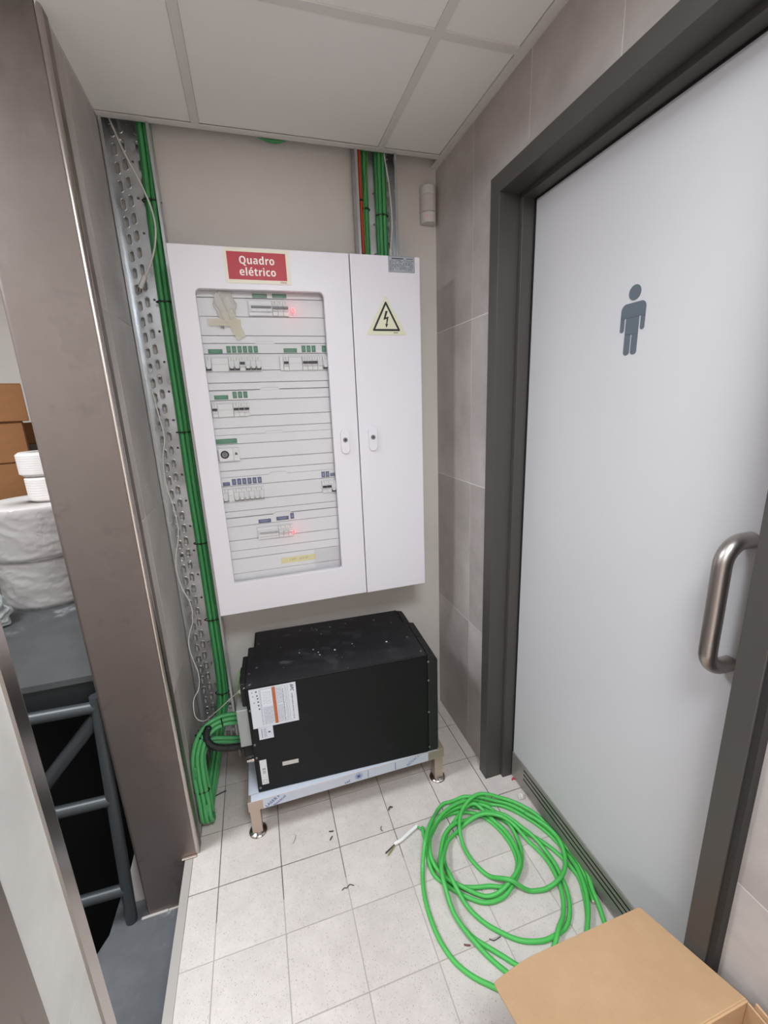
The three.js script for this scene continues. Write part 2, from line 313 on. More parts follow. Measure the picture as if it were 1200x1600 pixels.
// ---- the room beyond the opening on the left
for (const [n, m, b] of [['wall_stair_left', mat.plaster, [-2.5, -2.4, -1.6, 2.8, -1.5, 1.985]], ['wall_stair_back', mat.plaster, [-2.4, -0.2555, -1.6, 2.8, -1.55, -1.4]], ['wall_stair_front', mat.plaster, [-2.4, -0.2555, -1.6, 2.8, 1.86, 1.985]],
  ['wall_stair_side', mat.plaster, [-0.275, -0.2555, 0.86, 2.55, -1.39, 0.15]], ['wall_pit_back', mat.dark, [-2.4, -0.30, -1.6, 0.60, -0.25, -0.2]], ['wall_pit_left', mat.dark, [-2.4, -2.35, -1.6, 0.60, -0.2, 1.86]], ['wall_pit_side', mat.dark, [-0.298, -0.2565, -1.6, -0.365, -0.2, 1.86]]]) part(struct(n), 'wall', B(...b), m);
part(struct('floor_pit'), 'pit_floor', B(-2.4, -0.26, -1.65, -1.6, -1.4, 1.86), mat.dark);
const ceil2 = struct('ceiling_2');
part(ceil2, 'ceiling_board', B(-2.4, -0.2555, 2.56, 2.7, -1.4, 1.86), mat.plaster);
{ const [x, y, z, w, d] = areaLights[1]; part(ceil2, 'lamp_panel', B(x - w / 2, x + w / 2, y, y + 0.011, z - d / 2, z + d / 2), M({ color: 0xffffff, emissive: 0xfff6f0, emissiveIntensity: 1.6, roughness: 0.6 })); }
const slab = struct('floor_landing');
{
  const s = shapeOf([[-0.118, -0.3], [-0.375, -0.3], [-0.382, -0.47], [-0.425, -0.56], [-0.46, -1.855], [-0.118, -1.855]]);
  const g = extrude(s, 0.16, 0.004); g.rotateX(-Math.PI / 2); g.translate(0, -0.36, 0);
  part(slab, 'painted_step', g, mat.slab);
  part(slab, 'plaster_patch', [extrude(shapeOf([[-0.362, -0.2], [-0.268, -0.2], [-0.268, 0.02], [-0.29, 0.01], [-0.325, -0.09]]), 0.06, 0.003).translate(0, 0, 0.33), B(-0.285, -0.2, -0.2005, -0.195, 0.451, 0.46, 0.002), B(-0.2, -0.135, -0.2005, -0.1975, 0.451, 0.457, 0.001)], M({ color: 0xc0b8b2, roughness: 0.95 }));
}

// ================================================================ the platform behind the opening and what is stacked on it
{
  const t = thing('steel_platform', 'dark grey painted platform of waist height behind the ladder, loaded with rolls and boxes', 'platform', [-1.2, -1.6, -0.2]);
  part(t, 'deck', B(-2.3, -0.277, 0.70, 0.72, -1.39, 0.378), M({ map: T.slab, color: 0xc8c8c4, roughness: 0.4 }));
  part(t, 'fascia', B(-2.3, -0.277, 0.615, 0.6995, 0.335, 0.352, 0.002), M({ color: 0x26292a, roughness: 0.5 }));
  for (const [x, z] of [[-2.2, 0.36], [-2.2, -1.2], [-0.75, -1.2]]) part(t, 'post', B(x - 0.03, x + 0.03, -1.6, 0.6995, z - 0.02, z + 0.02, 0.003), mat.ladder);
}
{
  const t = thing('ladder', 'grey tubular steel ladder leading up to the dark platform beyond the steel clad wall end', 'ladder', [-0.5, -0.2, 0.43]);
  const A = [V(-0.318, -0.2, 0.447), V(-0.2875, 0.66, 0.398)], C2 = [V(-0.78, -0.2, 0.447), V(-0.78, 0.66, 0.398)], at = (l, y) => l[0].clone().lerp(l[1], (y + 0.2) / 0.86);
  part(t, 'stile', cyl(0.018, ...A), mat.ladder); part(t, 'stile', cyl(0.018, ...C2), mat.ladder);
  for (const y of [0.622, 0.286, -0.066]) part(t, 'rung', cyl(0.0185, at(A, y), at(C2, y + 0.012)), mat.ladder);
  part(t, 'brace', cyl(0.022, V(-0.302, 0.575, 0.376), V(-0.62, 0.22, 0.376)), mat.ladder);
}
function paperRoll(x, z, y0, y1, r, core, wav) {
  const p = [], n = 26; p.push(new THREE.Vector2(core, y0));
  p.push(new THREE.Vector2(r - 0.012, y0)); p.push(new THREE.Vector2(r - 0.002, y0 + 0.008));
  for (let i = 1; i < n; i++) p.push(new THREE.Vector2(r + Math.sin(i * 2.1) * wav, y0 + 0.008 + ((y1 - y0 - 0.016) * i) / n));
  p.push(new THREE.Vector2(r - 0.002, y1 - 0.008)); p.push(new THREE.Vector2(r - 0.012, y1)); p.push(new THREE.Vector2(core, y1)); p.push(new THREE.Vector2(core, y0));
  return new THREE.LatheGeometry(p, 48).translate(x, 0, z);
}
function wrap(x, z, y0, y1, r, sd) {      // crumpled clear film round a roll
  const nu = 120, nv = 34, g = new THREE.CylinderGeometry(r, r, y1 - y0, nu, nv, true), p = g.attributes.position;
  const nz = (a, b) => { const i = (((Math.floor(b * 512) % 512) + 512) % 512) * 512 + (((Math.floor(a * 512) % 512) + 512) % 512); return N512c[i] - 0.5 + (N512b[i] - 0.5) * 0.3; };
  for (let i = 0; i < p.count; i++) {
    const a = Math.atan2(p.getX(i), p.getZ(i)) / (2 * Math.PI) + 0.5, v = (p.getY(i) - (y0 - y1) / 2) / (y1 - y0);
    let k = 1 + Math.max(0, 0.22 - Math.abs(nz(a * 1.0 + sd, v * 0.35 + a * 0.7)) * 1.6) * 0.16 + Math.max(0, 0.16 - Math.abs(nz(a * 2.3 + v * 0.6, v * 0.5 - a + sd)) * 1.3) * 0.14; if (v < 0.08) k -= (0.08 - v) * 0.35; if (v > 0.93) k -= (v - 0.93) * 0.35;
    p.setXYZ(i, p.getX(i) * k, p.getY(i), p.getZ(i) * k);
  }
  g.computeVertexNormals(); return g.translate(x, (y0 + y1) / 2, z);
}
{
  const film = new THREE.MeshPhysicalMaterial({ transmission: 0.75, thickness: 0, roughness: 0.08, ior: 1.6, side: THREE.DoubleSide, color: 0xd8d5d4, clearcoat: 1, clearcoatRoughness: 0.06 });
  for (const [y0, y1, r, sd, l] of [[0.7205, 0.932, 0.197, 0.1, 'lower of the two wide white rolls in clear plastic, resting on the dark platform'], [0.934, 1.152, 0.212, 0.55, 'upper of the two wide white rolls in clear plastic, under the small rolls']]) {
    const t = thing('wrapped_roll', l, 'paper roll', [-0.66, y0, -0.425], 'plastic wrapped rolls on the platform');
    part(t, 'roll', paperRoll(-0.66, -0.425, y0, y1, r, 0.03, 0.0001), mat.paper);
    part(t, 'plastic_wrap', wrap(-0.66, -0.425, y0 + 0.001, y1, r + 0.002, sd), film);
  }
  const roll = [[1.153, 1.262, 0.088, -0.597, 'lower small unwrapped white paper roll standing on the wide wrapped rolls'], [1.263, 1.362, 0.094, -0.603, 'upper small unwrapped white paper roll, topmost of the roll stack']];
  for (const [y0, y1, r, x, l] of roll) { const t = thing('paper_roll', l, 'paper roll', [x, y0, -0.42], 'small paper rolls'); part(t, 'roll', paperRoll(x, -0.42, y0, y1, r, 0.02, 0.0007), mat.paper); }
  // crumpled bag on the deck in front of the lower roll
  const bag = new THREE.IcosahedronGeometry(1, 24), p = bag.attributes.position;
  for (let i = 0; i < p.count; i++) {
    const v = V(p.getX(i), p.getY(i), p.getZ(i)); const k = 1 + 0.16 * Math.sin(v.x * 7 + v.y * 4) * Math.cos(v.z * 6 - v.y * 5) + 0.07 * Math.sin(v.x * 17 + v.z * 13 + v.y * 19);
    p.setXYZ(i, v.x * 0.075 * k, Math.max(-0.05, v.y * 0.085 * k), v.z * 0.07 * k);
  }
  bag.computeVertexNormals(); bag.translate(-0.80, 0.771, -0.13);
  const t = thing('plastic_bag', 'crumpled grey plastic bag lying on the platform in front of the lower wrapped roll', 'bag', [-0.80, 0.7205, -0.13]);
  part(t, 'bag', bag, M({ color: 0x9a9d9c, roughness: 0.25 }));
}
function closedCarton(name, x0, x1, y0, y1, z0, z1, label, m, turn = 0) {
  const c = [(x0 + x1) / 2, y0, (z0 + z1) / 2];
  const t = thing(name, label, 'box', c, 'cardboard boxes on the platform');
  part(t, 'carton', [B(x0, x1, y0, y1 - 0.004, z0, z1, 0.004)], m);
  const zm = c[2];
  part(t, 'flap', B(x0 + 0.001, x1 - 0.001, y1 - 0.004, y1, z0 + 0.001, zm - 0.001, 0.0015), m); part(t, 'flap', B(x0 + 0.001, x1 - 0.001, y1 - 0.004, y1, zm + 0.001, z1 - 0.001, 0.0015), m);
  t.rotation.y = turn; return t;
}
closedCarton('cardboard_box', -1.22, -0.765, 0.7205, 1.115, -1.06, -0.66, 'large cardboard box standing on the platform at the bottom of the box stack', mat.cardDark);
function turnedCarton(xr, zr, w, d, y0, y1, th, label) {     // set by its front right corner
  const cx = xr - (w / 2) * Math.cos(th) - (d / 2) * Math.sin(th), cz = zr + (w / 2) * Math.sin(th) - (d / 2) * Math.cos(th);
  closedCarton('cardboard_box', cx - w / 2, cx + w / 2, y0, y1, cz - d / 2, cz + d / 2, label, mat.cardDark, th);
}
turnedCarton(-0.772, -0.662, 0.4, 0.26, 1.1155, 1.302, 0.39, 'third cardboard box from the top of the stack, behind the small paper rolls');
turnedCarton(-0.752, -0.662, 0.4, 0.26, 1.3025, 1.487, 0.38, 'middle cardboard box of the stack, directly under the topmost box');
turnedCarton(-0.722, -0.662, 0.4, 0.26, 1.4875, 1.655, 0.40, 'topmost brown cardboard box of the stack on the platform');
closedCarton('cardboard_box', -1.05, -0.66, 0.7205, 1.36, -1.38, -1.08, 'grey carton standing behind the small rolls, under a small brown box', M({ color: 0x6d655f, roughness: 0.9 }));
closedCarton('cardboard_box', -1.02, -0.67, 1.3605, 1.475, -1.37, -1.09, 'small brown cardboard box on top of the grey carton', mat.cardDark);

// ================================================================ cable trays on the back wall
const slotRim = (() => {
  const o = roundRect(new THREE.Shape(), -0.0088, -0.0185, 0.0088, 0.0185, 0.0087), h = new THREE.Path(); roundRect(h, -0.005, -0.0142, 0.005, 0.0142, 0.00495); o.holes.push(h);
  return new THREE.ExtrudeGeometry(o, { depth: 0.0006, bevelEnabled: true, bevelSize: 0.0014, bevelThickness: 0.0016, bevelOffset: -0.0014, bevelSegments: 2, curveSegments: 4 });
})();
function tray(x0, x1, y0, y1, label) {
  const t = thing('cable_tray', label, 'cable tray', [(x0 + x1) / 2, y0, 0.03]);
  const zb = 0.021, zf = 0.077, s = shapeOf([[x0, y0], [x1, y0], [x1, y1], [x0, y1]]), rims = [], w = x1 - x0;
  const slot = (cx, cy) => { const h = new THREE.Path(); roundRect(h, cx - 0.005, cy - 0.0142, cx + 0.005, cy + 0.0142, 0.00495); s.holes.push(h); rims.push(slotRim.clone().translate(cx, cy, zb + 0.0012)); };
  const hole = (cx, cy, r) => { const h = new THREE.Path(); h.absarc(cx, cy, r, 0, Math.PI * 2, true); s.holes.push(h); };
  for (let y = y0 + 0.03, k = 0; y < y1 - 0.03; y += 0.05, k++) {
    slot(x0 + 0.022, y); slot(x0 + 0.046, y + 0.0125); slot(x1 - 0.022, y); slot(x1 - 0.046, y + 0.0125);
    if (k % 2 === 0) hole((x0 + x1) / 2, y + 0.02, 0.0042);
  }
  const plate = part(t, 'base_plate', extrude(s, 0.0012, 0, 4).translate(0, 0, zb), mat.galv);
  part(plate, 'slot_rims', rims, mat.galv).userData.kind = 'stuff';
  for (const [sx, dir] of [[x0, 1], [x1 - 0.0014, -1]]) {
    const side = new THREE.Shape(); roundRect(side, zb, y0, zf, y1, 0);
    for (let y = y0 + 0.05; y < y1 - 0.03; y += 0.1) { const h = new THREE.Path(); roundRect(h, zb + 0.024, y - 0.012, zb + 0.031, y + 0.012, 0.0034); side.holes.push(h); }
    const g = extrude(side, 0.0014, 0, 3); g.rotateY(-Math.PI / 2); g.translate(sx + 0.0014, 0, 0);
    const lip = dir > 0 ? B(sx, sx + 0.009, y0, y1, zf - 0.003, zf, 0.001) : B(sx + 0.0014 - 0.009, sx + 0.0014, y0, y1, zf - 0.003, zf, 0.001);
    part(t, 'side_rail', [g, lip], mat.galv);
  }
  for (let y = y0 + 0.2; y < y1; y += 0.7) part(t, 'wall_bracket', B(x0 + 0.004, x1 - 0.004, y, y + 0.03, 0.0002, zb - 0.0002, 0.001), mat.galv);
}
tray(-0.0725, 0.064, 0.022, 2.62, 'tall perforated galvanised cable tray running down the back wall to the floor');
tray(0.7085, 0.861, 1.9, 2.62, 'short perforated galvanised cable tray coming down behind the electrical cabinet');

// ---- bundles of cables
function offsetPath(pts, ox, oy, n = 140) {
  const c = curve(pts), f = c.computeFrenetFrames(n), out = [];
  const ref = new THREE.Vector3(1, 0, 0); let side = ref.clone();
  for (let i = 0; i <= n; i++) {
    const T0 = f.tangents[i]; side.addScaledVector(T0, -side.dot(T0)).normalize();       // carried along without twist
    const front = new THREE.Vector3().crossVectors(side, T0).normalize().negate();
    out.push(c.getPointAt(i / n).addScaledVector(side, ox).addScaledVector(front, -oy));
  }
  return out;
}
function tieRing(p, tan, rx, rz, side = V(1, 0, 0), r = 0.0022) {
  const s = side.clone().addScaledVector(tan, -side.dot(tan)).normalize(), f = new THREE.Vector3().crossVectors(s, tan).normalize(), pts = [];
  for (let i = 0; i < 16; i++) { const a = (i / 16) * Math.PI * 2; pts.push(p.clone().addScaledVector(s, Math.cos(a) * rx).addScaledVector(f, Math.sin(a) * rz)); }
  return join([new THREE.TubeGeometry(new THREE.CatmullRomCurve3(pts, true), 32, r, 5, true), B(-0.004, 0.004, -0.003, 0.003, -0.003, 0.003, 0.001).translate(p.x + f.x * rz, p.y + f.y * rz, p.z + Math.abs(f.z * rz))]);
}
const down = [[0.043, 2.6, 0.043], [0.043, 2.388, 0.043], [0.041, 2.256, 0.044], [0.036, 2.134, 0.044], [0.031, 1.867, 0.044], [0.030, 1.508, 0.044], [0.028, 1.227, 0.044], [0.030, 0.998, 0.044], [0.029, 0.697, 0.044], [0.026, 0.399, 0.045], [0.020, 0.309, 0.054], [-0.003, 0.203, 0.08], [-0.026, 0.115, 0.13], [-0.044, 0.056, 0.23], [-0.052, 0.034, 0.30]];
const loopA = [[-0.044, 0.03, 0.345], [-0.046, 0.06, 0.372], [-0.046, 0.14, 0.372], [-0.050, 0.235, 0.36], [-0.046, 0.315, 0.345], [-0.024, 0.368, 0.325], [0.006, 0.386, 0.305], [0.051, 0.39, 0.292], [0.096, 0.384, 0.29], [0.134, 0.376, 0.29]];
const loopB = [[-0.040, 0.03, 0.33], [-0.037, 0.055, 0.345], [-0.037, 0.14, 0.34], [-0.042, 0.235, 0.325], [-0.036, 0.292, 0.318], [-0.016, 0.318, 0.312], [0.006, 0.323, 0.31], [0.040, 0.310, 0.305], [0.081, 0.295, 0.30], [0.136, 0.29, 0.298]];
{
  const t = thing('cable_bundle', 'green power cables strapped in the tall tray, looping off the floor into the black unit', 'cables', [0.03, 0.02, 0.04]);
  const offs = [[-0.0142, 0.0065, loopA], [0.0005, 0.0085, loopA], [0.0152, 0.0065, loopA], [-0.0075, -0.0075, loopB], [0.0085, -0.0075, loopB]];
  for (const [ox, oy, lp] of offs) part(t, 'cable', tube(offsetPath([...down, ...lp], ox, oy), 0.0076, 240, 10), mat.greenDeep);
  const c = curve(down);
  const ties = [2.16, 1.866, 1.43, 1.01, 0.684, 0.344, 0.135];
  for (const y of ties) { let k = 0; while (k < 1 && c.getPointAt(k).y > y) k += 0.002; part(t, 'cable_tie', tieRing(c.getPointAt(k), c.getTangentAt(k), 0.0275, 0.0185), mat.tie); }
  const a = curve(loopA);
  for (const k of [0.3, 0.665, 0.69, 0.82]) part(t, 'cable_tie', tieRing(a.getPointAt(k), a.getTangentAt(k), 0.0265, 0.013, V(1, 0, 0.2)), mat.tie);
}
{
  const t = scene.getObjectByName('cable_bundle');
  const mark = (txt) => M({ roughness: 0.5, map: canvasTex(128, 32, (c) => { c.fillStyle = '#489a5a'; c.fillRect(0, 0, 128, 32); c.fillStyle = '#14503a'; c.font = 'bold 26px sans-serif'; c.textBaseline = 'middle'; c.fillText(txt, 4, 17); }) });
  const pm = (txt, x, y, z, tilt) => part(t, 'print_mark', new THREE.BoxGeometry(0.05, 0.009, 0.0006).rotateZ(Math.PI / 2 + tilt).translate(x, y, z), mark(txt), 'dark green number printed on the cable');
  pm('101 3CX', -0.058, 0.262, 0.3745, -0.12); pm('101', -0.036, 0.110, 0.3895, 0.05);
}
{
  const t = thing('conduit', 'short black corrugated conduit curving from the green cables into the black unit', 'conduit', [0.05, 0.28, 0.31]);
  const c = curve([[0.0, 0.405, 0.33], [-0.010, 0.378, 0.335], [-0.008, 0.350, 0.338], [0.01, 0.325, 0.34], [0.04, 0.308, 0.337], [0.075, 0.297, 0.333], [0.112, 0.293, 0.33]]);
  const g = new THREE.TubeGeometry(c, 120, 0.0125, 12), p = g.attributes.position;
  for (let i = 0; i < p.count; i++) { const k = Math.floor(i / 13), q = c.getPointAt(Math.min(1, k / 120)), s = k % 3 === 0 ? 0.86 : 1; p.setXYZ(i, q.x + (p.getX(i) - q.x) * s, q.y + (p.getY(i) - q.y) * s, q.z + (p.getZ(i) - q.z) * s); }
  g.computeVertexNormals(); part(t, 'hose', g, mat.rubber);
}
function straightBundle(name, label, xs, ys, colors, ties, r) {
  const x = xs.reduce((a, b) => a + b[0], 0) / xs.length, t = thing(name, label, 'cables', [x, ys[1], 0.03]);
  xs.forEach(([ox, oz], i) => part(t, 'cable', tube([[ox + 0.002, ys[0], oz], [ox, (ys[0] + ys[1]) / 2, oz + 0.001], [ox + 0.001, ys[1], oz]], r, 30, 10), colors));
  const w = (Math.max(...xs.map((a) => a[0])) - Math.min(...xs.map((a) => a[0]))) / 2 + r + 0.001, zs = xs.map((a) => a[1]), zc = (Math.max(...zs) + Math.min(...zs)) / 2, d = (Math.max(...zs) - Math.min(...zs)) / 2 + r + 0.001;
  const cx = (Math.max(...xs.map((a) => a[0])) + Math.min(...xs.map((a) => a[0]))) / 2;
  for (const y of ties) part(t, 'cable_tie', tieRing(V(cx, y, zc), V(0, -1, 0), w, d), mat.tie);
}
straightBundle('cable_bundle', 'narrower left bundle of green cables above the cabinet, beside the orange cable', [[0.7415, 0.031], [0.7565, 0.031], [0.749, 0.0435]], [2.6, 1.93], mat.greenDeep, [2.19, 2.01], 0.007);
straightBundle('cable_bundle', 'thicker right bundle of green cables above the cabinet, beside the hanging grey wire', [[0.797, 0.031], [0.8115, 0.031], [0.826, 0.031], [0.804, 0.0437], [0.819, 0.0437]], [2.6, 1.93], mat.greenDeep, [2.175, 2.02], 0.0071);
straightBundle('orange_cable', 'single orange cable at the left edge of the short tray above the cabinet', [[0.7275, 0.057]], [2.6, 1.93], mat.orange, [2.21, 2.035], 0.006);
{
  const t = thing('thin_wire', 'thin green and yellow wire crossing in front of the orange cable above the cabinet', 'wire', [0.73, 1.95, 0.06]);
  part(t, 'wire', tube([[0.762, 2.42, 0.058], [0.754, 2.30, 0.063], [0.738, 2.22, 0.067], [0.7345, 2.13, 0.067], [0.738, 2.04, 0.065], [0.745, 1.96, 0.058]], 0.0012, 40, 6), M({ color: 0x8aa23c, roughness: 0.5 }));
}
function wireWithPlug(label, pts, plug) {
  const t = thing('network_wire', label, 'wire', pts[pts.length - 1]);
  part(t, 'wire', tube(pts, 0.0028, 90, 8), mat.wire);
  const a = V(...plug[0]), b = V(...plug[1]), e = V(...plug[2]);
  part(t, 'plug', [cyl(0.0075, a, b, 8, 0.0075)], mat.wire); part(t, 'tip', cyl(0.006, b, e, 8), M({ color: 0x7b7367, metalness: 0.6, roughness: 0.4 }));
  for (const k of [0.2, 0.5, 0.8]) part(t, 'clip', cyl(0.0086, a.clone().lerp(b, k - 0.05), a.clone().lerp(b, k + 0.05), 8), mat.whiteDev);
}
wireWithPlug('grey wire hanging over the tall tray with a white plug at its end', [[-0.055, 2.46, 0.05], [-0.048, 2.379, 0.05], [-0.030, 2.316, 0.07], [-0.007, 2.248, 0.085], [0.023, 2.174, 0.100], [0.040, 2.117, 0.105], [0.044, 2.064, 0.105], [0.033, 2.012, 0.100], [0.013, 1.968, 0.090], [-0.006, 1.938, 0.080], [-0.012, 1.932, 0.076]], [[-0.012, 1.932, 0.076], [-0.034, 1.898, 0.067], [-0.038, 1.885, 0.064]]);
wireWithPlug('grey wire with a pale plug hanging in the short tray above the cabinet', [[0.82, 2.48, 0.05], [0.823, 2.36, 0.055], [0.834, 2.28, 0.06], [0.8405, 2.20, 0.062], [0.842, 2.14, 0.062], [0.838, 2.09, 0.06], [0.834, 2.06, 0.058]], [[0.836, 2.06, 0.055], [0.838, 2.025, 0.05], [0.837, 2.005, 0.048]]);
{
  const t = thing('thin_white_wire', 'thin white wire straying down the tall tray to the corner of the black unit', 'wire', [-0.05, 0.335, 0.2]);
  const W2 = [[-0.062, 1.62, 0.03], [-0.056, 1.577, 0.036], [-0.045, 1.493, 0.05], [-0.037, 1.411, 0.06], [-0.052, 1.344, 0.06], [-0.056, 1.252, 0.065], [-0.042, 1.155, 0.07], [-0.040, 1.058, 0.075], [-0.060, 0.979, 0.08], [-0.066, 0.924, 0.08], [-0.060, 0.857, 0.08], [-0.037, 0.772, 0.08], [-0.040, 0.704, 0.08], [-0.061, 0.643, 0.085], [-0.066, 0.607, 0.09], [-0.06, 0.545, 0.09], [-0.047, 0.484, 0.1], [-0.050, 0.431, 0.12], [-0.067, 0.41, 0.155], [-0.069, 0.385, 0.18], [-0.062, 0.352, 0.195], [-0.04, 0.34, 0.205], [0.019, 0.394, 0.24], [0.087, 0.482, 0.30], [0.127, 0.544, 0.36], [0.148, 0.578, 0.398]];
  part(t, 'wire', tube(W2, 0.0021, 220, 7), mat.wire);
  part(t, 'cable_tie', tieRing(V(0.124, 0.538, 0.353), V(0.5, 0.75, 0.6).normalize(), 0.004, 0.004, V(1, 0, 0), 0.0012), mat.wire);
}
{
  const t = thing('hanging_cable', 'short sag of green cable showing under the ceiling edge over the cabinet', 'cable', [0.435, 2.36, 0.05]);
  part(t, 'cable', tube([[0.30, 2.46, 0.04], [0.37, 2.39, 0.042], [0.42, 2.368, 0.045], [0.455, 2.368, 0.045], [0.51, 2.40, 0.042], [0.56, 2.47, 0.04]], 0.0075, 40, 8), mat.greenDeep);
}
// ---- movement sensor in the corner
{
  const t = thing('motion_sensor', 'white rounded movement detector high in the corner by the tiled wall', 'sensor', [1.005, 2.165, 0.0]);
  const s = new THREE.Shape(); s.moveTo(-0.03, 0); s.lineTo(0.03, 0); s.lineTo(0.0315, 0.014); s.quadraticCurveTo(0.030, 0.034, 0.012, 0.044); s.quadraticCurveTo(0, 0.0475, -0.012, 0.044); s.quadraticCurveTo(-0.030, 0.034, -0.0315, 0.014); s.closePath();
  const mk = (y0, y1, k, b) => { const g = extrude(s, y1 - y0, b, 10); g.rotateX(-Math.PI / 2); g.scale(k, 1, -k); const ix = g.index; g.translate(1.006, y0, 0.0006); return flip(g); };
  const flip = (g) => { g = clean(g); for (const k of ['position', 'normal', 'uv']) { const a = g.attributes[k]; for (let i = 0; i < a.count; i += 3) for (let c = 0; c < a.itemSize; c++) { const u = a.getComponent(i + 1, c); a.setComponent(i + 1, c, a.getComponent(i + 2, c)); a.setComponent(i + 2, c, u); } } g.computeVertexNormals(); return g; };
  part(t, 'housing', mk(2.168, 2.205, 0.97, 0.003), mat.paper); part(t, 'housing_cap', mk(2.262, 2.293, 0.97, 0.003), mat.paper);
  part(t, 'lens', mk(2.2055, 2.2615, 0.985, 0.0012), M({ color: 0xcfc6c3, roughness: 0.35 }));
  part(t, 'status_lamp', new THREE.SphereGeometry(0.0018, 8, 6).translate(0.992, 2.189, 0.0445), M({ color: 0xd05050, emissive: 0xff2020, emissiveIntensity: 0.5 }));
}

// ================================================================ the electrical cabinet
{
  const t = thing('electrical_cabinet', 'large white wall cabinet with a glazed door full of circuit breakers', 'electrical cabinet', [0.48, 0.77, 0]);
  const x0 = 0.083, x1 = 0.8835, y0 = 0.772, y1 = 1.984;
  part(t, 'housing', [B(x0, x0 + 0.003, y0, y1, 0.0005, 0.2), B(x1 - 0.003, x1, y0, y1, 0.0005, 0.2), B(x0, x1, y0, y0 + 0.003, 0.0005, 0.2), B(x0, x1, y1 - 0.003, y1, 0.0005, 0.2), B(x0, x1, y0, y1, 0.0005, 0.004), B(0.633, 0.637, y0, y1, 0.004, 0.198)], mat.white);
  // glazed door
  const s = new THREE.Shape(), h = new THREE.Path(); roundRect(s, 0.0805, 0.769, 0.6335, 1.9865, 0.003); roundRect(h, 0.1435, 0.888, 0.541, 1.866, [0.006, 0.006, 0.016, 0.016]); s.holes.push(h);
  const wd = part(t, 'glazed_door', extrude(s, 0.0195, 0.0022, 6).translate(0, 0, 0.2005), mat.white);
  part(wd, 'pane', B(0.136, 0.549, 0.88, 1.874, 0.2005, 0.2025), new THREE.MeshPhysicalMaterial({ color: 0xffffff, transmission: 1, thickness: 0, roughness: 0.02, ior: 1.45 })).position.set(0, 0, -0.0025);
  const sd = part(t, 'side_door', B(0.6365, 0.886, 0.767, 1.987, 0.2005, 0.22, 0.003), mat.white);
  const lock = (p, x, y) => {
    const k = part(p, 'lock_handle', extrude(roundRect(new THREE.Shape(), x - 0.0165, y - 0.044, x + 0.0165, y + 0.044, 0.0162), 0.0085, 0.002).translate(0, 0, 0.2202), mat.white);
    part(p, 'lock_cylinder', [cyl(0.0085, V(x, y + 0.006, 0.2285), V(x, y + 0.006, 0.2305), 20)], mat.midGrey); part(p, 'key_hole', cyl(0.0035, V(x, y + 0.006, 0.2304), V(x, y + 0.006, 0.2312), 12), mat.blackDev);
  };
  lock(wd, 0.5825, 1.3725); lock(sd, 0.687, 1.376);
  // signs
  const quadro = canvasTex(512, 256, (c, w, hh) => {
    c.fillStyle = '#e9e2cf'; c.fillRect(0, 0, w, hh); c.fillStyle = '#b5202f'; c.fillRect(24, 26, w - 56, hh - 54);
    c.fillStyle = '#f4ece6'; c.textAlign = 'center'; c.textBaseline = 'middle'; c.font = 'bold 78px sans-serif'; c.fillText('Quadro', w / 2 - 4, 86); c.fillText('elétrico', w / 2 - 4, 170);
    c.fillStyle = '#a0303a'; c.font = 'bold 17px sans-serif'; c.fillText('SINAX', w - 62, hh - 14); c.beginPath(); c.arc(w - 40, 34, 4, 0, 7); c.fillStyle = '#771722'; c.fill();
  });
  part(wd, 'sign_plate', new THREE.BoxGeometry(0.2, 0.0995, 0.0012).translate(0.338, 1.9335, 0.2207), M({ map: quadro, roughness: 0.45 }), 'red and cream sign reading Quadro elétrico');
  const haz = canvasTex(512, 448, (c, w, hh) => {
    c.fillStyle = '#dedcc0'; c.fillRect(0, 0, w, hh); c.lineJoin = 'round'; c.strokeStyle = '#14130f'; c.lineWidth = 23;
    c.beginPath(); c.moveTo(256, 84); c.lineTo(418, 392); c.lineTo(94, 392); c.closePath(); c.stroke();
    c.fillStyle = '#14130f'; c.beginPath(); c.moveTo(250, 176); c.lineTo(278, 176); c.lineTo(252, 248); c.lineTo(288, 240); c.lineTo(266, 326); c.lineTo(280, 322); c.lineTo(254, 368); c.lineTo(240, 318); c.lineTo(252, 326); c.lineTo(262, 264); c.lineTo(220, 278); c.closePath(); c.fill();
    c.font = 'bold 19px sans-serif'; c.fillText('SINAX', 345, 430);
  });
  const tri = shapeOf([[-0.0735, 0], [0.0735, 0], [0.003, 0.124], [-0.003, 0.124]]), tg = extrude(tri, 0.0012), uv = tg.attributes.uv, tp = tg.attributes.position;
  for (let i = 0; i < uv.count; i++) uv.setXY(i, tp.getX(i) / 0.147 + 0.5, tp.getY(i) / 0.1286);
  part(sd, 'warning_sign', tg.translate(0.7555, 1.7345, 0.2201), M({ map: haz, roughness: 0.45 }), 'pale triangular electric hazard sign with black lightning bolt');
  const plate = canvasTex(384, 200, (c, w, hh) => {
    c.fillStyle = '#a9acb3'; c.fillRect(0, 0, w, hh); c.strokeStyle = '#6d7078'; c.lineWidth = 4; c.strokeRect(4, 4, w - 8, hh - 8); c.fillStyle = '#4b4e57'; c.fillRect(50, 22, 170, 15); c.fillRect(262, 24, 96, 10); let k = 5; const r = () => ((k = (k * 16807) % 2147483647) / 2147483647);
    for (let y = 50; y < 180; y += 17) for (let x = 16; x < 350;) { const l = 6 + r() * 26; if (r() < 0.82) c.fillRect(x, y, l, 7); x += l + 5 + r() * 9; }
  });
  part(sd, 'rating_plate', new THREE.BoxGeometry(0.0955, 0.05, 0.0006).translate(0.818, 1.961, 0.2204), M({ map: plate, roughness: 0.4, metalness: 0.3 }), 'small grey metal rating plate with printed lines');
  // cover strips inside
  const zi = 0.185, notch = [1.711, 1.563, 1.417, 1.271, 1.123];
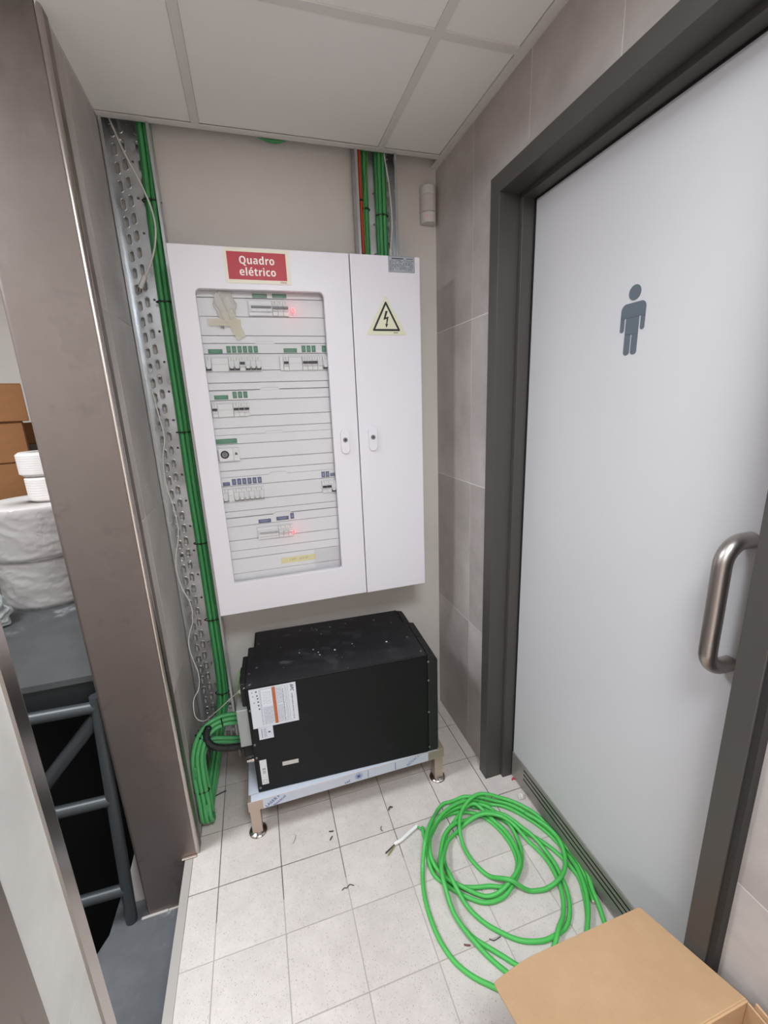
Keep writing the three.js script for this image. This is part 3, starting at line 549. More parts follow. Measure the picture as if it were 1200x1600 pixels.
  const strip = (ya, yb, proud = 0) => part(t, 'cover_strip', B(0.125, 0.56, yb + 0.0009, ya - 0.0009, zi - 0.012, zi + proud, 0.0008), mat.whiteIn);
  part(t, 'inner_frame', [B(0.088, 0.63, 0.78, 1.978, zi - 0.0165, zi - 0.0125)], mat.greyDev);
  strip(1.96, 1.849); strip(1.849, 1.793, -0.002); strip(1.793, 1.735); strip(1.735, 1.711, -0.001);
  for (const y of notch) {
    strip(y, y - 0.032); strip(y - 0.032, y - 0.0845, -0.002); strip(y - 0.0845, y - 0.1235);
    if (y > 1.2) strip(y - 0.1235, y - 0.147, -0.001);
    part(t, 'notch_gap', extrude(shapeOf([[-0.0345, 0.0005], [0.0345, 0.0005], [0.0265, 0.0084], [-0.0225, 0.0084]]), 0.0012).translate(0.337, y - 0.001, zi - 0.0008), mat.greyDev);
    part(t, 'notch_tab', extrude(shapeOf([[-0.034, 0], [0.034, 0], [0.026, 0.0072], [-0.022, 0.0072]]), 0.0016).translate(0.337, y - 0.001, zi - 0.0006), mat.whiteIn);
  }
  strip(0.9995, 0.968, -0.001); strip(0.968, 0.911); strip(0.911, 0.80, -0.002);
  // breakers and other devices
  const P = 0.0172, breaker = join([B(-P / 2 + 0.0003, P / 2 - 0.0003, -0.0225, 0.0225, 0, 0.009, 0.0008), B(-P / 2 + 0.0003, P / 2 - 0.0003, -0.009, 0.010, 0.008, 0.0145, 0.0008)]);
  const rail = (x0, x1, yc) => B(x0, x1, yc - 0.0228, yc + 0.0228, zi - 0.0015, zi + 0.006, 0.0008);
  const toggle = join([B(-0.0052, 0.0052, -0.004, 0.004, 0, 0.009, 0.001)]);
  const wideToggle = B(-0.0075, 0.0075, -0.0036, 0.0036, 0, 0.008, 0.001);
  const printTex = canvasTex(64, 64, (c) => { c.fillStyle = '#d8d6d4'; c.fillRect(0, 0, 64, 64); c.fillStyle = '#77777a'; c.fillRect(12, 8, 34, 5); c.fillRect(18, 18, 30, 4); c.fillRect(14, 27, 22, 4); c.fillRect(26, 36, 20, 4); c.fillRect(18, 48, 28, 6); });
  const printMat = M({ map: printTex, roughness: 0.45 }), printGeo = new THREE.BoxGeometry(0.013, 0.011, 0.0004);
  function device(x, yc, state) {      // state: up = black lever mid, low = black lever low, white = white lever low
    const b = place(t, 'breaker', breaker, mat.whiteDev, [x, yc, zi + 0.0005]);
    place(b, 'print', printGeo, printMat, [x, yc + 0.0162, zi + 0.0098]);
    if (state === 'up') place(b, 'lever', wideToggle, mat.blackDev, [x, yc + 0.002, zi + 0.014]);
    if (state === 'low') { place(b, 'lever', wideToggle, mat.blackDev, [x, yc - 0.016, zi + 0.0085]); place(b, 'lever_stop', toggle, mat.whiteDev, [x, yc - 0.0105, zi + 0.010]); }
    if (state === 'white') { place(b, 'lever', toggle, mat.whiteDev, [x, yc - 0.012, zi + 0.0105]); place(b, 'lever_stop', wideToggle, mat.midGrey, [x, yc - 0.0185, zi + 0.0035]); }
    return b;
  }
  const blank = (x0, x1, yc) => { part(t, 'blank_cover', B(x0 + 0.0004, x1 - 0.0004, yc - 0.0225, yc + 0.0225, zi + 0.0005, zi + 0.008, 0.0008), mat.whiteDev); part(t, 'print_line', [B(x0 + 0.002, x1 - 0.002, yc + 0.0195, yc + 0.0203, zi + 0.0079, zi + 0.0082), B(x0 + 0.002, x1 - 0.002, yc - 0.0004, yc + 0.0002, zi + 0.0079, zi + 0.0082)], mat.midGrey); };
  const y2 = 1.646, y3 = 1.500, y4 = 1.351, y5 = 1.208, y6 = 1.057, y1r = 1.818;
  device(0.1525, y2, 'low'); blank(0.1615, 0.2145, y2); ['low', 'low', 'up', 'low', 'low', 'low'].forEach((st, i) => device(0.2235 + P * i, y2, st));
  device(0.4005, y2, 'up'); part(t, 'blank_cover', B(0.3805, 0.3915, y2 - 0.0225, y2 + 0.0225, zi + 0.0005, zi + 0.008, 0.0008), mat.whiteDev); blank(0.4095, 0.455, y2); for (let i = 0; i < 3; i++) device(0.4645 + P * i, y2, 'up'); device(0.5165, y2, ''); device(0.5345, y2, 'low');
  device(0.1535, y3, 'up'); blank(0.1625, 0.212, y3); for (let i = 0; i < 3; i++) device(0.2215 + P * i, y3, 'up');
  device(0.1515, y5, 'white'); blank(0.1605, 0.179, y5); for (let i = 0; i < 6; i++) device(0.188 + P * i, y5, 'white');
  device(0.5, y5, 'up'); device(0.5172, y5, 'up'); device(0.5344, y5, 'low');
  // main switches of the top and bottom rows
  for (const [x0, yc, wide] of [[0.2965, y1r, 0], [0.243, y6, 1]]) {
    const d = part(t, 'main_switch', [B(x0, x0 + 0.0745, yc - 0.0225, yc + 0.0225, zi + 0.0005, zi + 0.009, 0.001), B(x0 + 0.004, x0 + 0.0745, yc - 0.012, yc + 0.011, zi + 0.008, zi + 0.0145, 0.001)], mat.whiteDev);
    part(d, 'switch_bar', B(x0 + 0.008, x0 + 0.0725, yc - 0.0005, yc + 0.006, zi + 0.014, zi + 0.019, 0.0012), wide ? mat.greyDev : mat.midGrey);
    if (!wide) for (let i = 0; i < 4; i++) part(d, 'terminal_cap', B(x0 + 0.008 + i * 0.0165, x0 + 0.021 + i * 0.0165, yc - 0.0105, yc - 0.0035, zi + 0.014, zi + 0.017, 0.001), mat.whiteDev);
    for (let i = 0; i < 3; i++) { const b = device(x0 + 0.084 + P * i, yc, ''); place(b, 'lever', wideToggle, wide ? mat.whiteDev : mat.midGrey, [x0 + 0.084 + P * i, yc + 0.001, zi + 0.0135]); }
    const nx = x0 + (wide ? 0.1285 : 0.1405), ny = yc - 0.006;
    part(t, 'signal_lamp', B(nx - 0.0045, nx + 0.0045, ny - 0.007, ny + 0.007, zi + 0.0155, zi + 0.0195, 0.0012), M({ color: 0xffc4c4, emissive: 0xff7078, emissiveIntensity: wide ? 0.12 : 0.2, roughness: 0.4 }), 'small glowing red signal lamp');
    part(t, 'lamp_mark', [B(nx - 0.0008, nx + 0.0008, ny - 0.0045, ny + 0.0045, zi + 0.0194, zi + 0.0198), B(nx - 0.0018, nx + 0.0018, ny - 0.0048, ny - 0.004, zi + 0.0194, zi + 0.0198), B(nx - 0.002, nx, ny + 0.0028, ny + 0.0042, zi + 0.0194, zi + 0.0198)], M({ color: 0xc01525, emissive: 0xe01828, emissiveIntensity: 0.25 }));
    const pl = new THREE.PointLight(0xff3040, 0.0007); pl.position.set(nx, ny, zi + 0.024); scene.add(pl);
  }
  // key switch of the fourth row
  {
    const k = part(t, 'key_switch', [B(0.1465, 0.194, y4 - 0.0225, y4 + 0.0225, zi + 0.0005, zi + 0.012, 0.001), B(0.1945, 0.2135, y4 - 0.0225, y4 + 0.0225, zi + 0.0005, zi + 0.011, 0.001)], mat.whiteDev);
    part(k, 'collar', new THREE.TorusGeometry(0.0105, 0.0032, 10, 24).translate(0.1665, y4 + 0.001, zi + 0.014), mat.blackDev);
    part(k, 'key_barrel', [cyl(0.009, V(0.1665, y4 + 0.001, zi + 0.012), V(0.1665, y4 + 0.001, zi + 0.017), 20)], mat.midGrey);
    part(k, 'key_slot', B(0.1655, 0.1675, y4 - 0.005, y4 + 0.007, zi + 0.0168, zi + 0.0175), mat.blackDev);
    part(k, 'indicator', [extrude(shapeOf([[-0.005, -0.003], [0.005, -0.003], [0.003, 0.004], [0, 0.0065], [-0.003, 0.004]]), 0.001).translate(0.2035, y4 + 0.001, zi + 0.0111)], mat.blackDev);
  }
  // coloured name tags
  const tag = (bg, fg, tall) => M({ roughness: 0.45, map: canvasTex(tall ? 40 : 96, tall ? 80 : 40, (c, w, hh) => { c.fillStyle = bg; c.fillRect(0, 0, w, hh); c.fillStyle = fg; if (tall) { c.fillRect(14, 16, 4, 46); c.fillRect(22, 22, 5, 36); } else { c.fillRect(14, 12, 66, 4); c.fillRect(24, 23, 46, 4); } }) });
  const gT = tag('#1f6b48', '#4f957a', true), gW = tag('#1f6b48', '#4f957a', false), bT = tag('#2b3c66', '#8593b4', true), bW = tag('#2b3c66', '#7d8bad', false);
  const tallG = new THREE.BoxGeometry(0.0135, 0.0215, 0.0012), wide = (w, h) => new THREE.BoxGeometry(w, h, 0.0012);
  const tg2 = (x, y, g, m) => place(t, 'name_tag', g, m, [x, y, zi + 0.0008]);
  const w54 = wide(0.0445, 0.0138);
  tg2(0.178, 1.6865, w54, gW); for (let i = 0; i < 6; i++) tg2(0.2195 + 0.0172 * i, 1.6925, tallG, gT);
  tg2(0.419, 1.6885, w54, gW); for (let i = 0; i < 3; i++) tg2(0.4645 + 0.0172 * i, 1.6935, tallG, gT); tg2(0.5345, 1.6935, tallG, gT);
  tg2(0.178, 1.5415, w54, gW); for (let i = 0; i < 3; i++) tg2(0.2215 + 0.0172 * i, 1.548, tallG, gT);
  tg2(0.176, 1.396, wide(0.07, 0.0165), gW);
  tg2(0.3355, 1.857, wide(0.047, 0.0125), gW); tg2(0.3985, 1.858, wide(0.046, 0.0125), gW);
  tg2(0.1585, 1.2485, wide(0.023, 0.0125), bW); for (let i = 0; i < 6; i++) tg2(0.184 + 0.0174 * i, 1.2535, tallG, bT);
  tg2(0.4995, 1.2535, tallG, bT); tg2(0.5155, 1.2535, tallG, bT); tg2(0.534, 1.2505, wide(0.017, 0.012), bW);
  tg2(0.273, 1.101, w54, bW); tg2(0.337, 1.104, w54, bW); tg2(0.3725, 1.109, tallG, bT);
  const tapeTex = canvasTex(256, 44, (c, w, hh) => { c.fillStyle = '#d3c994'; c.fillRect(0, 0, w, hh); c.fillStyle = '#8f8a63'; c.font = 'italic 22px sans-serif'; c.textBaseline = 'middle'; c.fillText('1 001   003 02', 58, 22); });
  part(t, 'tape_strip', new THREE.BoxGeometry(0.131, 0.0225, 0.0006).rotateZ(0.005).translate(0.3815, 0.9385, zi + 0.0006), M({ map: tapeTex, roughness: 0.7 }), 'strip of yellowed masking tape with faint handwriting');
  // a yellowed pouch taped to the top covers
  {
    const sphere = new THREE.SphereGeometry(1, 60, 48), p = sphere.attributes.position;
    for (let i = 0; i < p.count; i++) {
      const x = p.getX(i), y = p.getY(i), z = p.getZ(i), wdt = 0.04 * (0.82 + 0.2 * y) * (1 + 0.08 * Math.sin(y * 9));
      const f = 0.0016 * Math.sin(x * 9 + y * 4) + 0.0012 * Math.sin(x * 4 - y * 11) + 0.001 * Math.sin(x * 17 + y * 6);
      p.setXYZ(i, 0.222 + x * wdt + (1 - y) * 0.004, 1.818 + y * 0.052, zi + 0.0062 + z * 0.0055 + (z > 0 ? f : 0));
    }
    sphere.computeVertexNormals();
    const pch = thing('plastic_pouch', 'crumpled yellowed plastic pouch taped behind the glass at the top left of the cabinet', 'pouch', [0.22, 1.77, zi + 0.001]);
    part(pch, 'pouch', sphere, new THREE.MeshPhysicalMaterial({ color: 0xcfcbc2, transparent: true, opacity: 0.72, roughness: 0.5 }));
    const tm = new THREE.MeshPhysicalMaterial({ color: 0xdad0b8, transparent: true, opacity: 0.5, roughness: 0.5 });
    part(pch, 'tape', [B(-0.05, 0.05, -0.0105, 0.0105, 0, 0.0005).rotateZ(-0.02).translate(0.218, 1.7735, zi + 0.009)], tm);
    part(pch, 'tape', [B(-0.016, 0.016, -0.045, 0.045, 0, 0.0005).rotateZ(0.42).translate(0.247, 1.768, zi + 0.0098)], tm);
    part(pch, 'hook', [cyl(0.0025, V(0.206, 1.766, zi + 0.006), V(0.206, 1.757, zi + 0.006), 8), cyl(0.0025, V(0.2125, 1.767, zi + 0.006), V(0.2125, 1.756, zi + 0.006), 8)], mat.midGrey);
  }
}

// ================================================================ stand and backup power units
{
  const t = thing('metal_stand', 'low stainless steel stand on four square legs still covered in printed protective film', 'stand', [0.483, 0, 0.25]);
  const x0 = 0.106, x1 = 0.861, z0 = 0.045, z1 = 0.452, y0 = 0.113, y1 = 0.153;
  part(t, 'front_rail', B(x0, x1, y0, y1, z1 - 0.0025, z1, 0.001), mat.steelPale); part(t, 'rear_rail', B(x0, x1, y0, y1, z0, z0 + 0.0025, 0.001), mat.steelPale);
  part(t, 'side_rail', B(x0, x0 + 0.0025, y0, y1, z0 + 0.003, z1 - 0.003, 0.001), mat.steelPale); part(t, 'side_rail', B(x1 - 0.0025, x1, y0, y1, z0 + 0.003, z1 - 0.003, 0.001), mat.steelPale);
  part(t, 'top_sheet', B(x0, x1, y1 - 0.002, y1 + 0.001, z0, z1, 0.001), mat.steelPale);
  const film = canvasTex(1024, 64, (c, w, hh) => {
    c.fillStyle = '#c5c9d4'; c.fillRect(0, 0, w, hh); c.fillStyle = '#3a4c8c'; c.strokeStyle = '#3a4c8c';
    const txt = (s, x, y, a, f) => { c.save(); c.translate(x, y); c.rotate(a); c.font = f; c.fillText(s, 0, 0); c.restore(); };
    txt('LASER F', 18, 64, -0.6, 'bold 27px sans-serif'); txt('Novacel', 62, 70, -0.6, 'bold 22px sans-serif');
    c.save(); c.translate(566, 28); for (let i = 0; i < 12; i++) { c.rotate(Math.PI / 6); c.fillRect(6, -1.6, 20, 3.2); } c.beginPath(); c.arc(0, 0, 9, 0, 7); c.fill(); c.restore();
    c.fillRect(624, 4, 3, 56); c.fillRect(800, 4, 4, 56); txt('cel', 478, 60, -0.2, 'bold 26px sans-serif'); txt('NOVACEL', 885, 62, -0.62, '26px sans-serif');
  });
  part(t, 'protective_film', new THREE.BoxGeometry(0.635, 0.0375, 0.0006).translate(0.475, 0.1335, z1 + 0.0005), M({ map: film, roughness: 0.35 }), 'pale blue protective film printed with blue lettering');
  part(t, 'protective_film', [B(x0 + 0.012, x1 - 0.03, y1 + 0.001, y1 + 0.0014, z1 - 0.03, z1 - 0.001), B(x0 + 0.004, x0 + 0.05, y1 + 0.001, y1 + 0.0014, z0 + 0.02, z1 - 0.032)], mat.film, 'pale blue protective film printed with blue lettering');
  for (const [x, z] of [[x0 + 0.021, z1 - 0.021], [x1 - 0.021, z1 - 0.021], [x0 + 0.021, z0 + 0.021], [x1 - 0.021, z0 + 0.021]]) {
    const l = part(t, 'leg', B(x - 0.0178, x + 0.0178, 0.012, y0 + 0.02, z - 0.0178, z + 0.0178, 0.002), mat.steelPale);
    part(l, 'foot', new THREE.LatheGeometry([[0.0001, 0], [0.032, 0], [0.033, 0.0025], [0.028, 0.0075], [0.018, 0.0105], [0.012, 0.014], [0.0001, 0.014]].map((q) => new THREE.Vector2(...q)), 32).translate(x, 0.0004, z), mat.chrome);
  }
}
const UX = 0.4975, UY = 0.1546, UZ = 0.3075, UH = 0.436, turn = -0.046;
const labelTex = canvasTex(560, 600, (c, w, hh) => {
  c.fillStyle = '#d3d5dc'; c.fillRect(0, 0, w, hh); let k = 9; const r = () => ((k = (k * 16807) % 2147483647) / 2147483647);
  c.fillStyle = '#444750';
  const blobs = [[50, 36], [56, 96], [60, 140], [62, 190], [62, 245], [66, 300]]; for (const [x, y] of blobs) { c.fillRect(x + 26, y, 18, 22); if (r() < 0.7) { c.fillStyle = '#7d818a'; c.fillRect(x - 20, y + 6, 14, 16); c.fillStyle = '#444750'; } }
  const col = (x, y0, y1, n, wd, tone) => { c.fillStyle = tone; for (let i = 0; i < n; i++) for (let y = y0; y < y1;) { const l = 8 + r() * 40; c.fillRect(x + i * wd, y, wd * 0.45, Math.min(l, y1 - y)); y += l + 4 + r() * 6; } };
  c.strokeStyle = '#8a8e98'; c.lineWidth = 3; c.strokeRect(120, 24, 150, 540); c.strokeRect(318, 24, 142, 540); c.fillStyle = '#e4e6ea'; c.fillRect(150, 50, 106, 220);
  col(128, 40, 555, 1, 12, '#8c8f99'); col(158, 60, 262, 7, 14, '#a6a9b2'); col(150, 300, 555, 9, 13, '#8f93a0'); col(326, 40, 280, 4, 15, '#9a9da8'); col(326, 300, 555, 4, 15, '#9a9da8'); col(396, 60, 555, 1, 16, '#62656f'); col(436, 50, 555, 1, 14, '#9a9da8');
  c.strokeRect(388, 24, 36, 250); c.strokeRect(388, 290, 36, 270);
  c.fillStyle = '#b5623a'; c.fillRect(272, 14, 38, 560);
  c.save(); c.translate(492, 18); c.rotate(Math.PI / 2); c.fillStyle = '#15161a'; c.font = 'italic bold 56px sans-serif'; c.fillText('APC', 0, 0); c.restore();
  col(500, 160, 560, 1, 20, '#62656f');
});
const lowTex = canvasTex(160, 200, (c, w, hh) => { c.fillStyle = '#d2d4dc'; c.fillRect(0, 0, w, hh); c.fillStyle = '#8b8e99'; for (let y = 20; y < 170; y += 14) c.fillRect(28, y, 16, 9), c.fillRect(56, y, 30, 6); c.fillStyle = '#555963'; c.beginPath(); c.arc(116, 92, 14, 0, 7); c.fill(); });
const codeTex = canvasTex(64, 256, (c, w, hh) => { c.fillStyle = '#d9d9da'; c.fillRect(0, 0, w, hh); c.fillStyle = '#5a5c62'; for (const y of [86, 94, 102, 118, 126, 138]) c.fillRect(18, y, 30, 4); c.strokeStyle = '#8e9096'; c.lineWidth = 3; c.strokeRect(12, 210, 38, 28); });
const topTex = (() => canvasTex(1024, 420, (c, w, hh) => {
  c.fillStyle = '#18181c'; c.fillRect(0, 0, w, hh); let k = 77; const r = () => ((k = (k * 16807) % 2147483647) / 2147483647);
  for (let i = 0; i < 60; i++) { c.globalAlpha = 0.02 + r() * 0.05; c.fillStyle = '#b8bac4'; const x = r() * w, y = r() * hh, a = 8 + r() * 60; c.beginPath(); c.ellipse(x, y, a, a * (0.2 + r() * 0.5), r() * 3, 0, 7); c.fill(); }
  for (let i = 0; i < 130; i++) { c.globalAlpha = 0.12 + r() * 0.5; c.fillStyle = '#d6d6dc'; const x = r() * w, y = r() * hh; c.beginPath(); c.arc(x, y, 0.8 + r() * r() * 3.2, 0, 7); c.fill(); }
  for (const [x, y, q] of [[385, 150, 4.5], [412, 190, 4], [418, 222, 4.5], [512, 196, 6], [835, 205, 6.5], [625, 160, 4], [300, 160, 4]]) { c.globalAlpha = 0.95; c.fillStyle = '#ecebee'; c.beginPath(); c.arc(x, y, q, 0, 7); c.fill(); }
  c.globalAlpha = 0.10; c.fillStyle = '#d6d6dc'; for (const [x, y] of [[205, 235], [215, 245], [225, 230], [330, 180], [460, 160], [600, 140]]) { c.beginPath(); c.ellipse(x, y, 34, 15, 0.4, 0, 7); c.fill(); }
}))();
{
  const t = thing('power_unit', 'front black backup power unit lying on the stand with white labels on its side', 'power unit', [UX, UY, UZ], 'black backup power units');
  const b = (x0, x1, y0, y1, z0, z1, r) => B(UX + x0, UX + x1, UY + y0, UY + y1, UZ + z0, UZ + z1, r);
  part(t, 'casing', b(-0.347, 0.305, 0, UH - 0.0012, -0.13, 0.1295, 0.003), mat.black);
  part(t, 'top_panel', new THREE.BoxGeometry(0.646, 0.0012, 0.253).translate(UX - 0.021, UY + UH - 0.0005, UZ), M({ map: topTex, roughness: 0.42 }));
  part(t, 'side_panel', b(-0.341, 0.298, 0.006, UH - 0.008, 0.1297, 0.1307, 0.0004), mat.black);
  for (const [z0, z1] of [[-0.129, -0.004], [0.0, 0.13]]) {
    const s = shapeOf([[0.306, 0.002], [0.338, 0.002], [0.346, 0.012], [0.346, UH - 0.03], [0.334, UH - 0.008], [0.306, UH - 0.001]]);
    part(t, 'bezel', extrude(s, z1 - z0, 0.004).translate(UX, UY, UZ + z0), M({ color: 0x141416, roughness: 0.5 }));
  }
  const sc = (x, y, z, n) => part(t, 'screw', new THREE.SphereGeometry(0.0048, 10, 6).scale(n === 'z' ? 1 : 1, n === 'y' ? 0.4 : 1, n === 'z' ? 0.4 : 1).translate(UX + x, UY + y, UZ + z), M({ color: 0x77777a, metalness: 0.8, roughness: 0.4 }));
  for (const y of [0.405, 0.325, 0.185, 0.024]) sc(0.308, y, 0.1305, 'z'); for (const y of [0.345, 0.205, 0.15, 0.02]) sc(-0.338, y, 0.1305, 'z');
  sc(0.290, UH, 0.10, 'y'); sc(0.27, UH, -0.01, 'y'); sc(-0.33, UH, 0.115, 'y'); sc(-0.335, UH, 0.05, 'y'); sc(-0.31, UH, 0.02, 'y');
  const dec = (name, x, y, w, h, tex, label, z = 0.1311) => part(t, name, new THREE.BoxGeometry(w, h, 0.0004).translate(UX + x, UY + y, UZ + z), M({ map: tex, roughness: 0.5 }), label);
  dec('data_label', -0.257, 0.349, 0.156, 0.156, labelTex, 'large white data label with an orange stripe and dark lettering');
  dec('data_label', -0.295, 0.2465, 0.049, 0.048, lowTex, 'small white label under the large data label', 0.1314);
  dec('code_label', -0.3185, 0.085, 0.0235, 0.105, codeTex, 'narrow upright white barcode label');
  part(t, 'blank_label', new THREE.BoxGeometry(0.057, 0.0165, 0.0004).rotateZ(-0.02).translate(UX - 0.2245, UY + 0.102, UZ + 0.1311), M({ color: 0xc2bfb6, roughness: 0.6 }), 'small blank beige label');
  // connection side at the left end
  const cov = part(t, 'terminal_cover', b(-0.388, -0.3475, 0.185, 0.335, 0.03, 0.105, 0.003), M({ color: 0xa3a5a2, roughness: 0.4, metalness: 0.3 }), 'grey metal terminal cover');
  part(t, 'inlet_panel', [b(-0.366, -0.3475, 0.335, 0.425, -0.09, 0.09, 0.004), b(-0.375, -0.366, 0.36, 0.40, -0.06, -0.02, 0.003), b(-0.372, -0.366, 0.35, 0.41, 0.0, 0.05, 0.003)], mat.rubber);
  part(t, 'cable_gland', [b(-0.385, -0.3475, 0.11, 0.17, 0.02, 0.07, 0.005)], mat.rubber);
  part(t, 'earth_bolt', [cyl(0.006, V(UX - 0.3475, UY + 0.12, UZ + 0.10), V(UX - 0.375, UY + 0.12, UZ + 0.10), 10), cyl(0.009, V(UX - 0.353, UY + 0.12, UZ + 0.10), V(UX - 0.358, UY + 0.12, UZ + 0.10), 6)], mat.chrome);
  part(t, 'earth_wire', tube([[UX - 0.35, UY + 0.40, UZ - 0.06], [UX - 0.375, UY + 0.395, UZ - 0.05], [UX - 0.388, UY + 0.36, UZ - 0.02], [UX - 0.385, UY + 0.325, UZ + 0.0], [UX - 0.36, UY + 0.3, UZ + 0.01]], 0.003, 30, 8), M({ color: 0x7fae62, roughness: 0.5 }), 'green and yellow earth wire loop');
  t.rotation.y = turn;
}
{
  const z = 0.112;
  const t = thing('power_unit', 'rear black backup power unit standing between the front unit and the wall', 'power unit', [UX, UY, z], 'black backup power units');
  const b = (x0, x1, y0, y1, z0, z1, r) => B(UX + x0, UX + x1, UY + y0, UY + y1, z + z0, z + z1, r);
  part(t, 'casing', b(-0.318, 0.305, 0, UH - 0.008, -0.064, 0.06, 0.003), mat.black);
  part(t, 'top_panel', new THREE.BoxGeometry(0.61, 0.0012, 0.118).translate(UX - 0.007, UY + UH - 0.0072, z - 0.002), M({ map: topTex, roughness: 0.42 }));
  const s = shapeOf([[0.306, 0.002], [0.334, 0.002], [0.342, 0.012], [0.342, UH - 0.035], [0.328, UH - 0.014], [0.306, UH - 0.009]]);
  part(t, 'bezel', extrude(s, 0.122, 0.004).translate(UX, UY, z - 0.063), M({ color: 0x141416, roughness: 0.5 }));
  for (const x of [-0.3, -0.05, 0.25]) part(t, 'screw', new THREE.SphereGeometry(0.004, 10, 6).scale(1, 0.4, 1).translate(UX + x, UY + UH - 0.006, z + 0.04), M({ color: 0x77777a, metalness: 0.8, roughness: 0.4 }));
  t.rotation.y = turn;
}

// ================================================================ the loose green cable on the floor
{
  const R = 0.0066;
  const Q1 = [[0.697,0.621],[0.694,0.637],[0.688,0.683],[0.687,0.731],[0.695,0.768],[0.71,0.809],[0.731,0.834],[0.78,0.855],[0.828,0.867],[0.867,0.882],[0.901,0.877],[0.934,0.854],[0.953,0.827],[0.963,0.782],[0.959,0.73],[0.944,0.686],[0.921,0.648],[0.885,0.622],[0.837,0.606],[0.784,0.608],[0.736,0.624],[0.701,0.652],[0.682,0.699],[0.672,0.744],[0.676,0.784],[0.697,0.818],[0.723,0.85],[0.75,0.876],[0.784,0.9],[0.821,0.909],[0.862,0.905],[0.905,0.885],[0.949,0.854],[0.976,0.82],[0.994,0.777],[0.996,0.726],[0.98,0.68],[0.948,0.626],[0.902,0.605],[0.862,0.6],[0.818,0.603],[0.769,0.618],[0.73,0.646],[0.701,0.681],[0.683,0.73],[0.687,0.774],[0.71,0.817],[0.75,0.856],[0.78,0.877],[0.812,0.893],[0.853,0.895],[0.896,0.884],[0.939,0.859],[0.96,0.829],[0.97,0.785],[0.966,0.734],[0.951,0.693],[0.931,0.642],[0.91,0.615],[0.872,0.614],[0.816,0.638],[0.769,0.672],[0.737,0.718],[0.721,0.76],[0.715,0.811],[0.72,0.856],[0.736,0.903],[0.762,0.949],[0.796,0.986],[0.833,1.016],[0.867,1.031],[0.906,1.04],[0.947,1.038],[0.979,1.032],[1.006,1.014],[1.031,0.985],[1.048,0.951],[1.057,0.917],[1.064,0.875],[1.062,0.834],[1.049,0.787],[1.026,0.74],[0.992,0.694],[0.952,0.667],[0.905,0.651],[0.852,0.646],[0.795,0.658],[0.757,0.681],[0.726,0.721],[0.703,0.765],[0.692,0.816],[0.687,0.87],[0.692,0.923],[0.712,0.969],[0.742,1.004],[0.774,1.039],[0.805,1.072],[0.842,1.096]];
  const Q2 = [[0.948,1.127],[0.992,1.095],[1.034,1.054],[1.058,1.031],[1.089,0.989],[1.107,0.95],[1.121,0.895],[1.12,0.83],[1.102,0.762],[1.064,0.694],[1.014,0.637],[0.957,0.61],[0.887,0.592],[0.819,0.6],[0.758,0.627],[0.71,0.665],[0.68,0.699]];
  const Q3 = [[0.81,1.096],[0.876,1.08],[0.92,1.059],[0.955,1.032],[0.981,1.015],[1.008,0.987],[1.026,0.959],[1.04,0.922],[1.047,0.884],[1.046,0.846],[1.033,0.8],[1.011,0.751],[0.985,0.706],[0.946,0.677],[0.899,0.662],[0.851,0.66],[0.802,0.677],[0.761,0.701],[0.733,0.735],[0.706,0.772],[0.689,0.81],[0.684,0.859],[0.684,0.907],[0.695,0.951],[0.712,0.99],[0.739,1.035],[0.769,1.079]];
  const Q4 = [[1.059,1.117],[1.081,1.091],[1.092,1.06],[1.105,1.024],[1.116,0.984],[1.13,0.947],[1.141,0.896],[1.14,0.848],[1.131,0.789],[1.107,0.727],[1.066,0.67],[1.028,0.638],[0.977,0.613],[0.932,0.602],[0.884,0.611],[0.843,0.636],[0.818,0.676],[0.808,0.718],[0.809,0.766],[0.823,0.811],[0.845,0.849],[0.873,0.882],[0.907,0.906],[0.946,0.921],[0.989,0.93],[1.028,0.929],[1.065,0.915],[1.096,0.886],[1.113,0.851],[1.116,0.809],[1.102,0.762],[1.07,0.707]];
  const Q5 = [[1.103,0.999],[1.113,0.973],[1.127,0.935],[1.133,0.881],[1.126,0.831],[1.111,0.769],[1.076,0.698],[1.027,0.64],[0.958,0.609],[0.902,0.59],[0.854,0.571],[0.822,0.557],[0.793,0.565],[0.765,0.589],[0.74,0.622],[0.708,0.658],[0.675,0.703],[0.648,0.747],[0.631,0.79],[0.619,0.843],[0.616,0.902],[0.622,0.956],[0.64,1.006],[0.67,1.046],[0.708,1.079],[0.749,1.11],[0.794,1.133]];
  const Q6 = [[0.908,0.607],[0.943,0.622],[0.963,0.649],[0.98,0.68],[1.02,0.738],[1.066,0.792],[1.099,0.864],[1.108,0.934],[1.087,0.984],[1.062,1.023],[1.035,1.055],[1.003,1.086],[0.956,1.11]];
  const done = [], geos = []; let firstEnd, lastEnd;
  const runs = [Q6, Q1, Q2, Q3, Q5, Q4];
  runs.forEach((run, ri) => {
    const c = curve(run.map(([x, z]) => V(x, 0, z))), n = Math.round(c.getLength() / 0.006), pts = [];
    const h = new Float32Array(n + 1).fill(R + 0.0006);
    for (let i = 0; i <= n; i++) pts.push(c.getPointAt(i / n));
    const lift = (p, q, y) => { const d2 = (p.x - q.x) ** 2 + (p.z - q.z) ** 2; return d2 < 4 * R * R ? y + Math.sqrt(4 * R * R - d2) + 0.0004 : 0; };
    for (let i = 0; i <= n; i++) {
      for (const d of done) h[i] = Math.max(h[i], lift(pts[i], d, d.y));
      for (let j = 0; j < i - 12; j++) h[i] = Math.max(h[i], lift(pts[i], pts[j], h[j]));
    }
    const a = new Float32Array(h.length);
    for (let i = 0; i <= n; i++) { let m = 0; for (let k = -3; k <= 3; k++) m = Math.max(m, h[Math.max(0, Math.min(n, i + k))]); a[i] = m; }
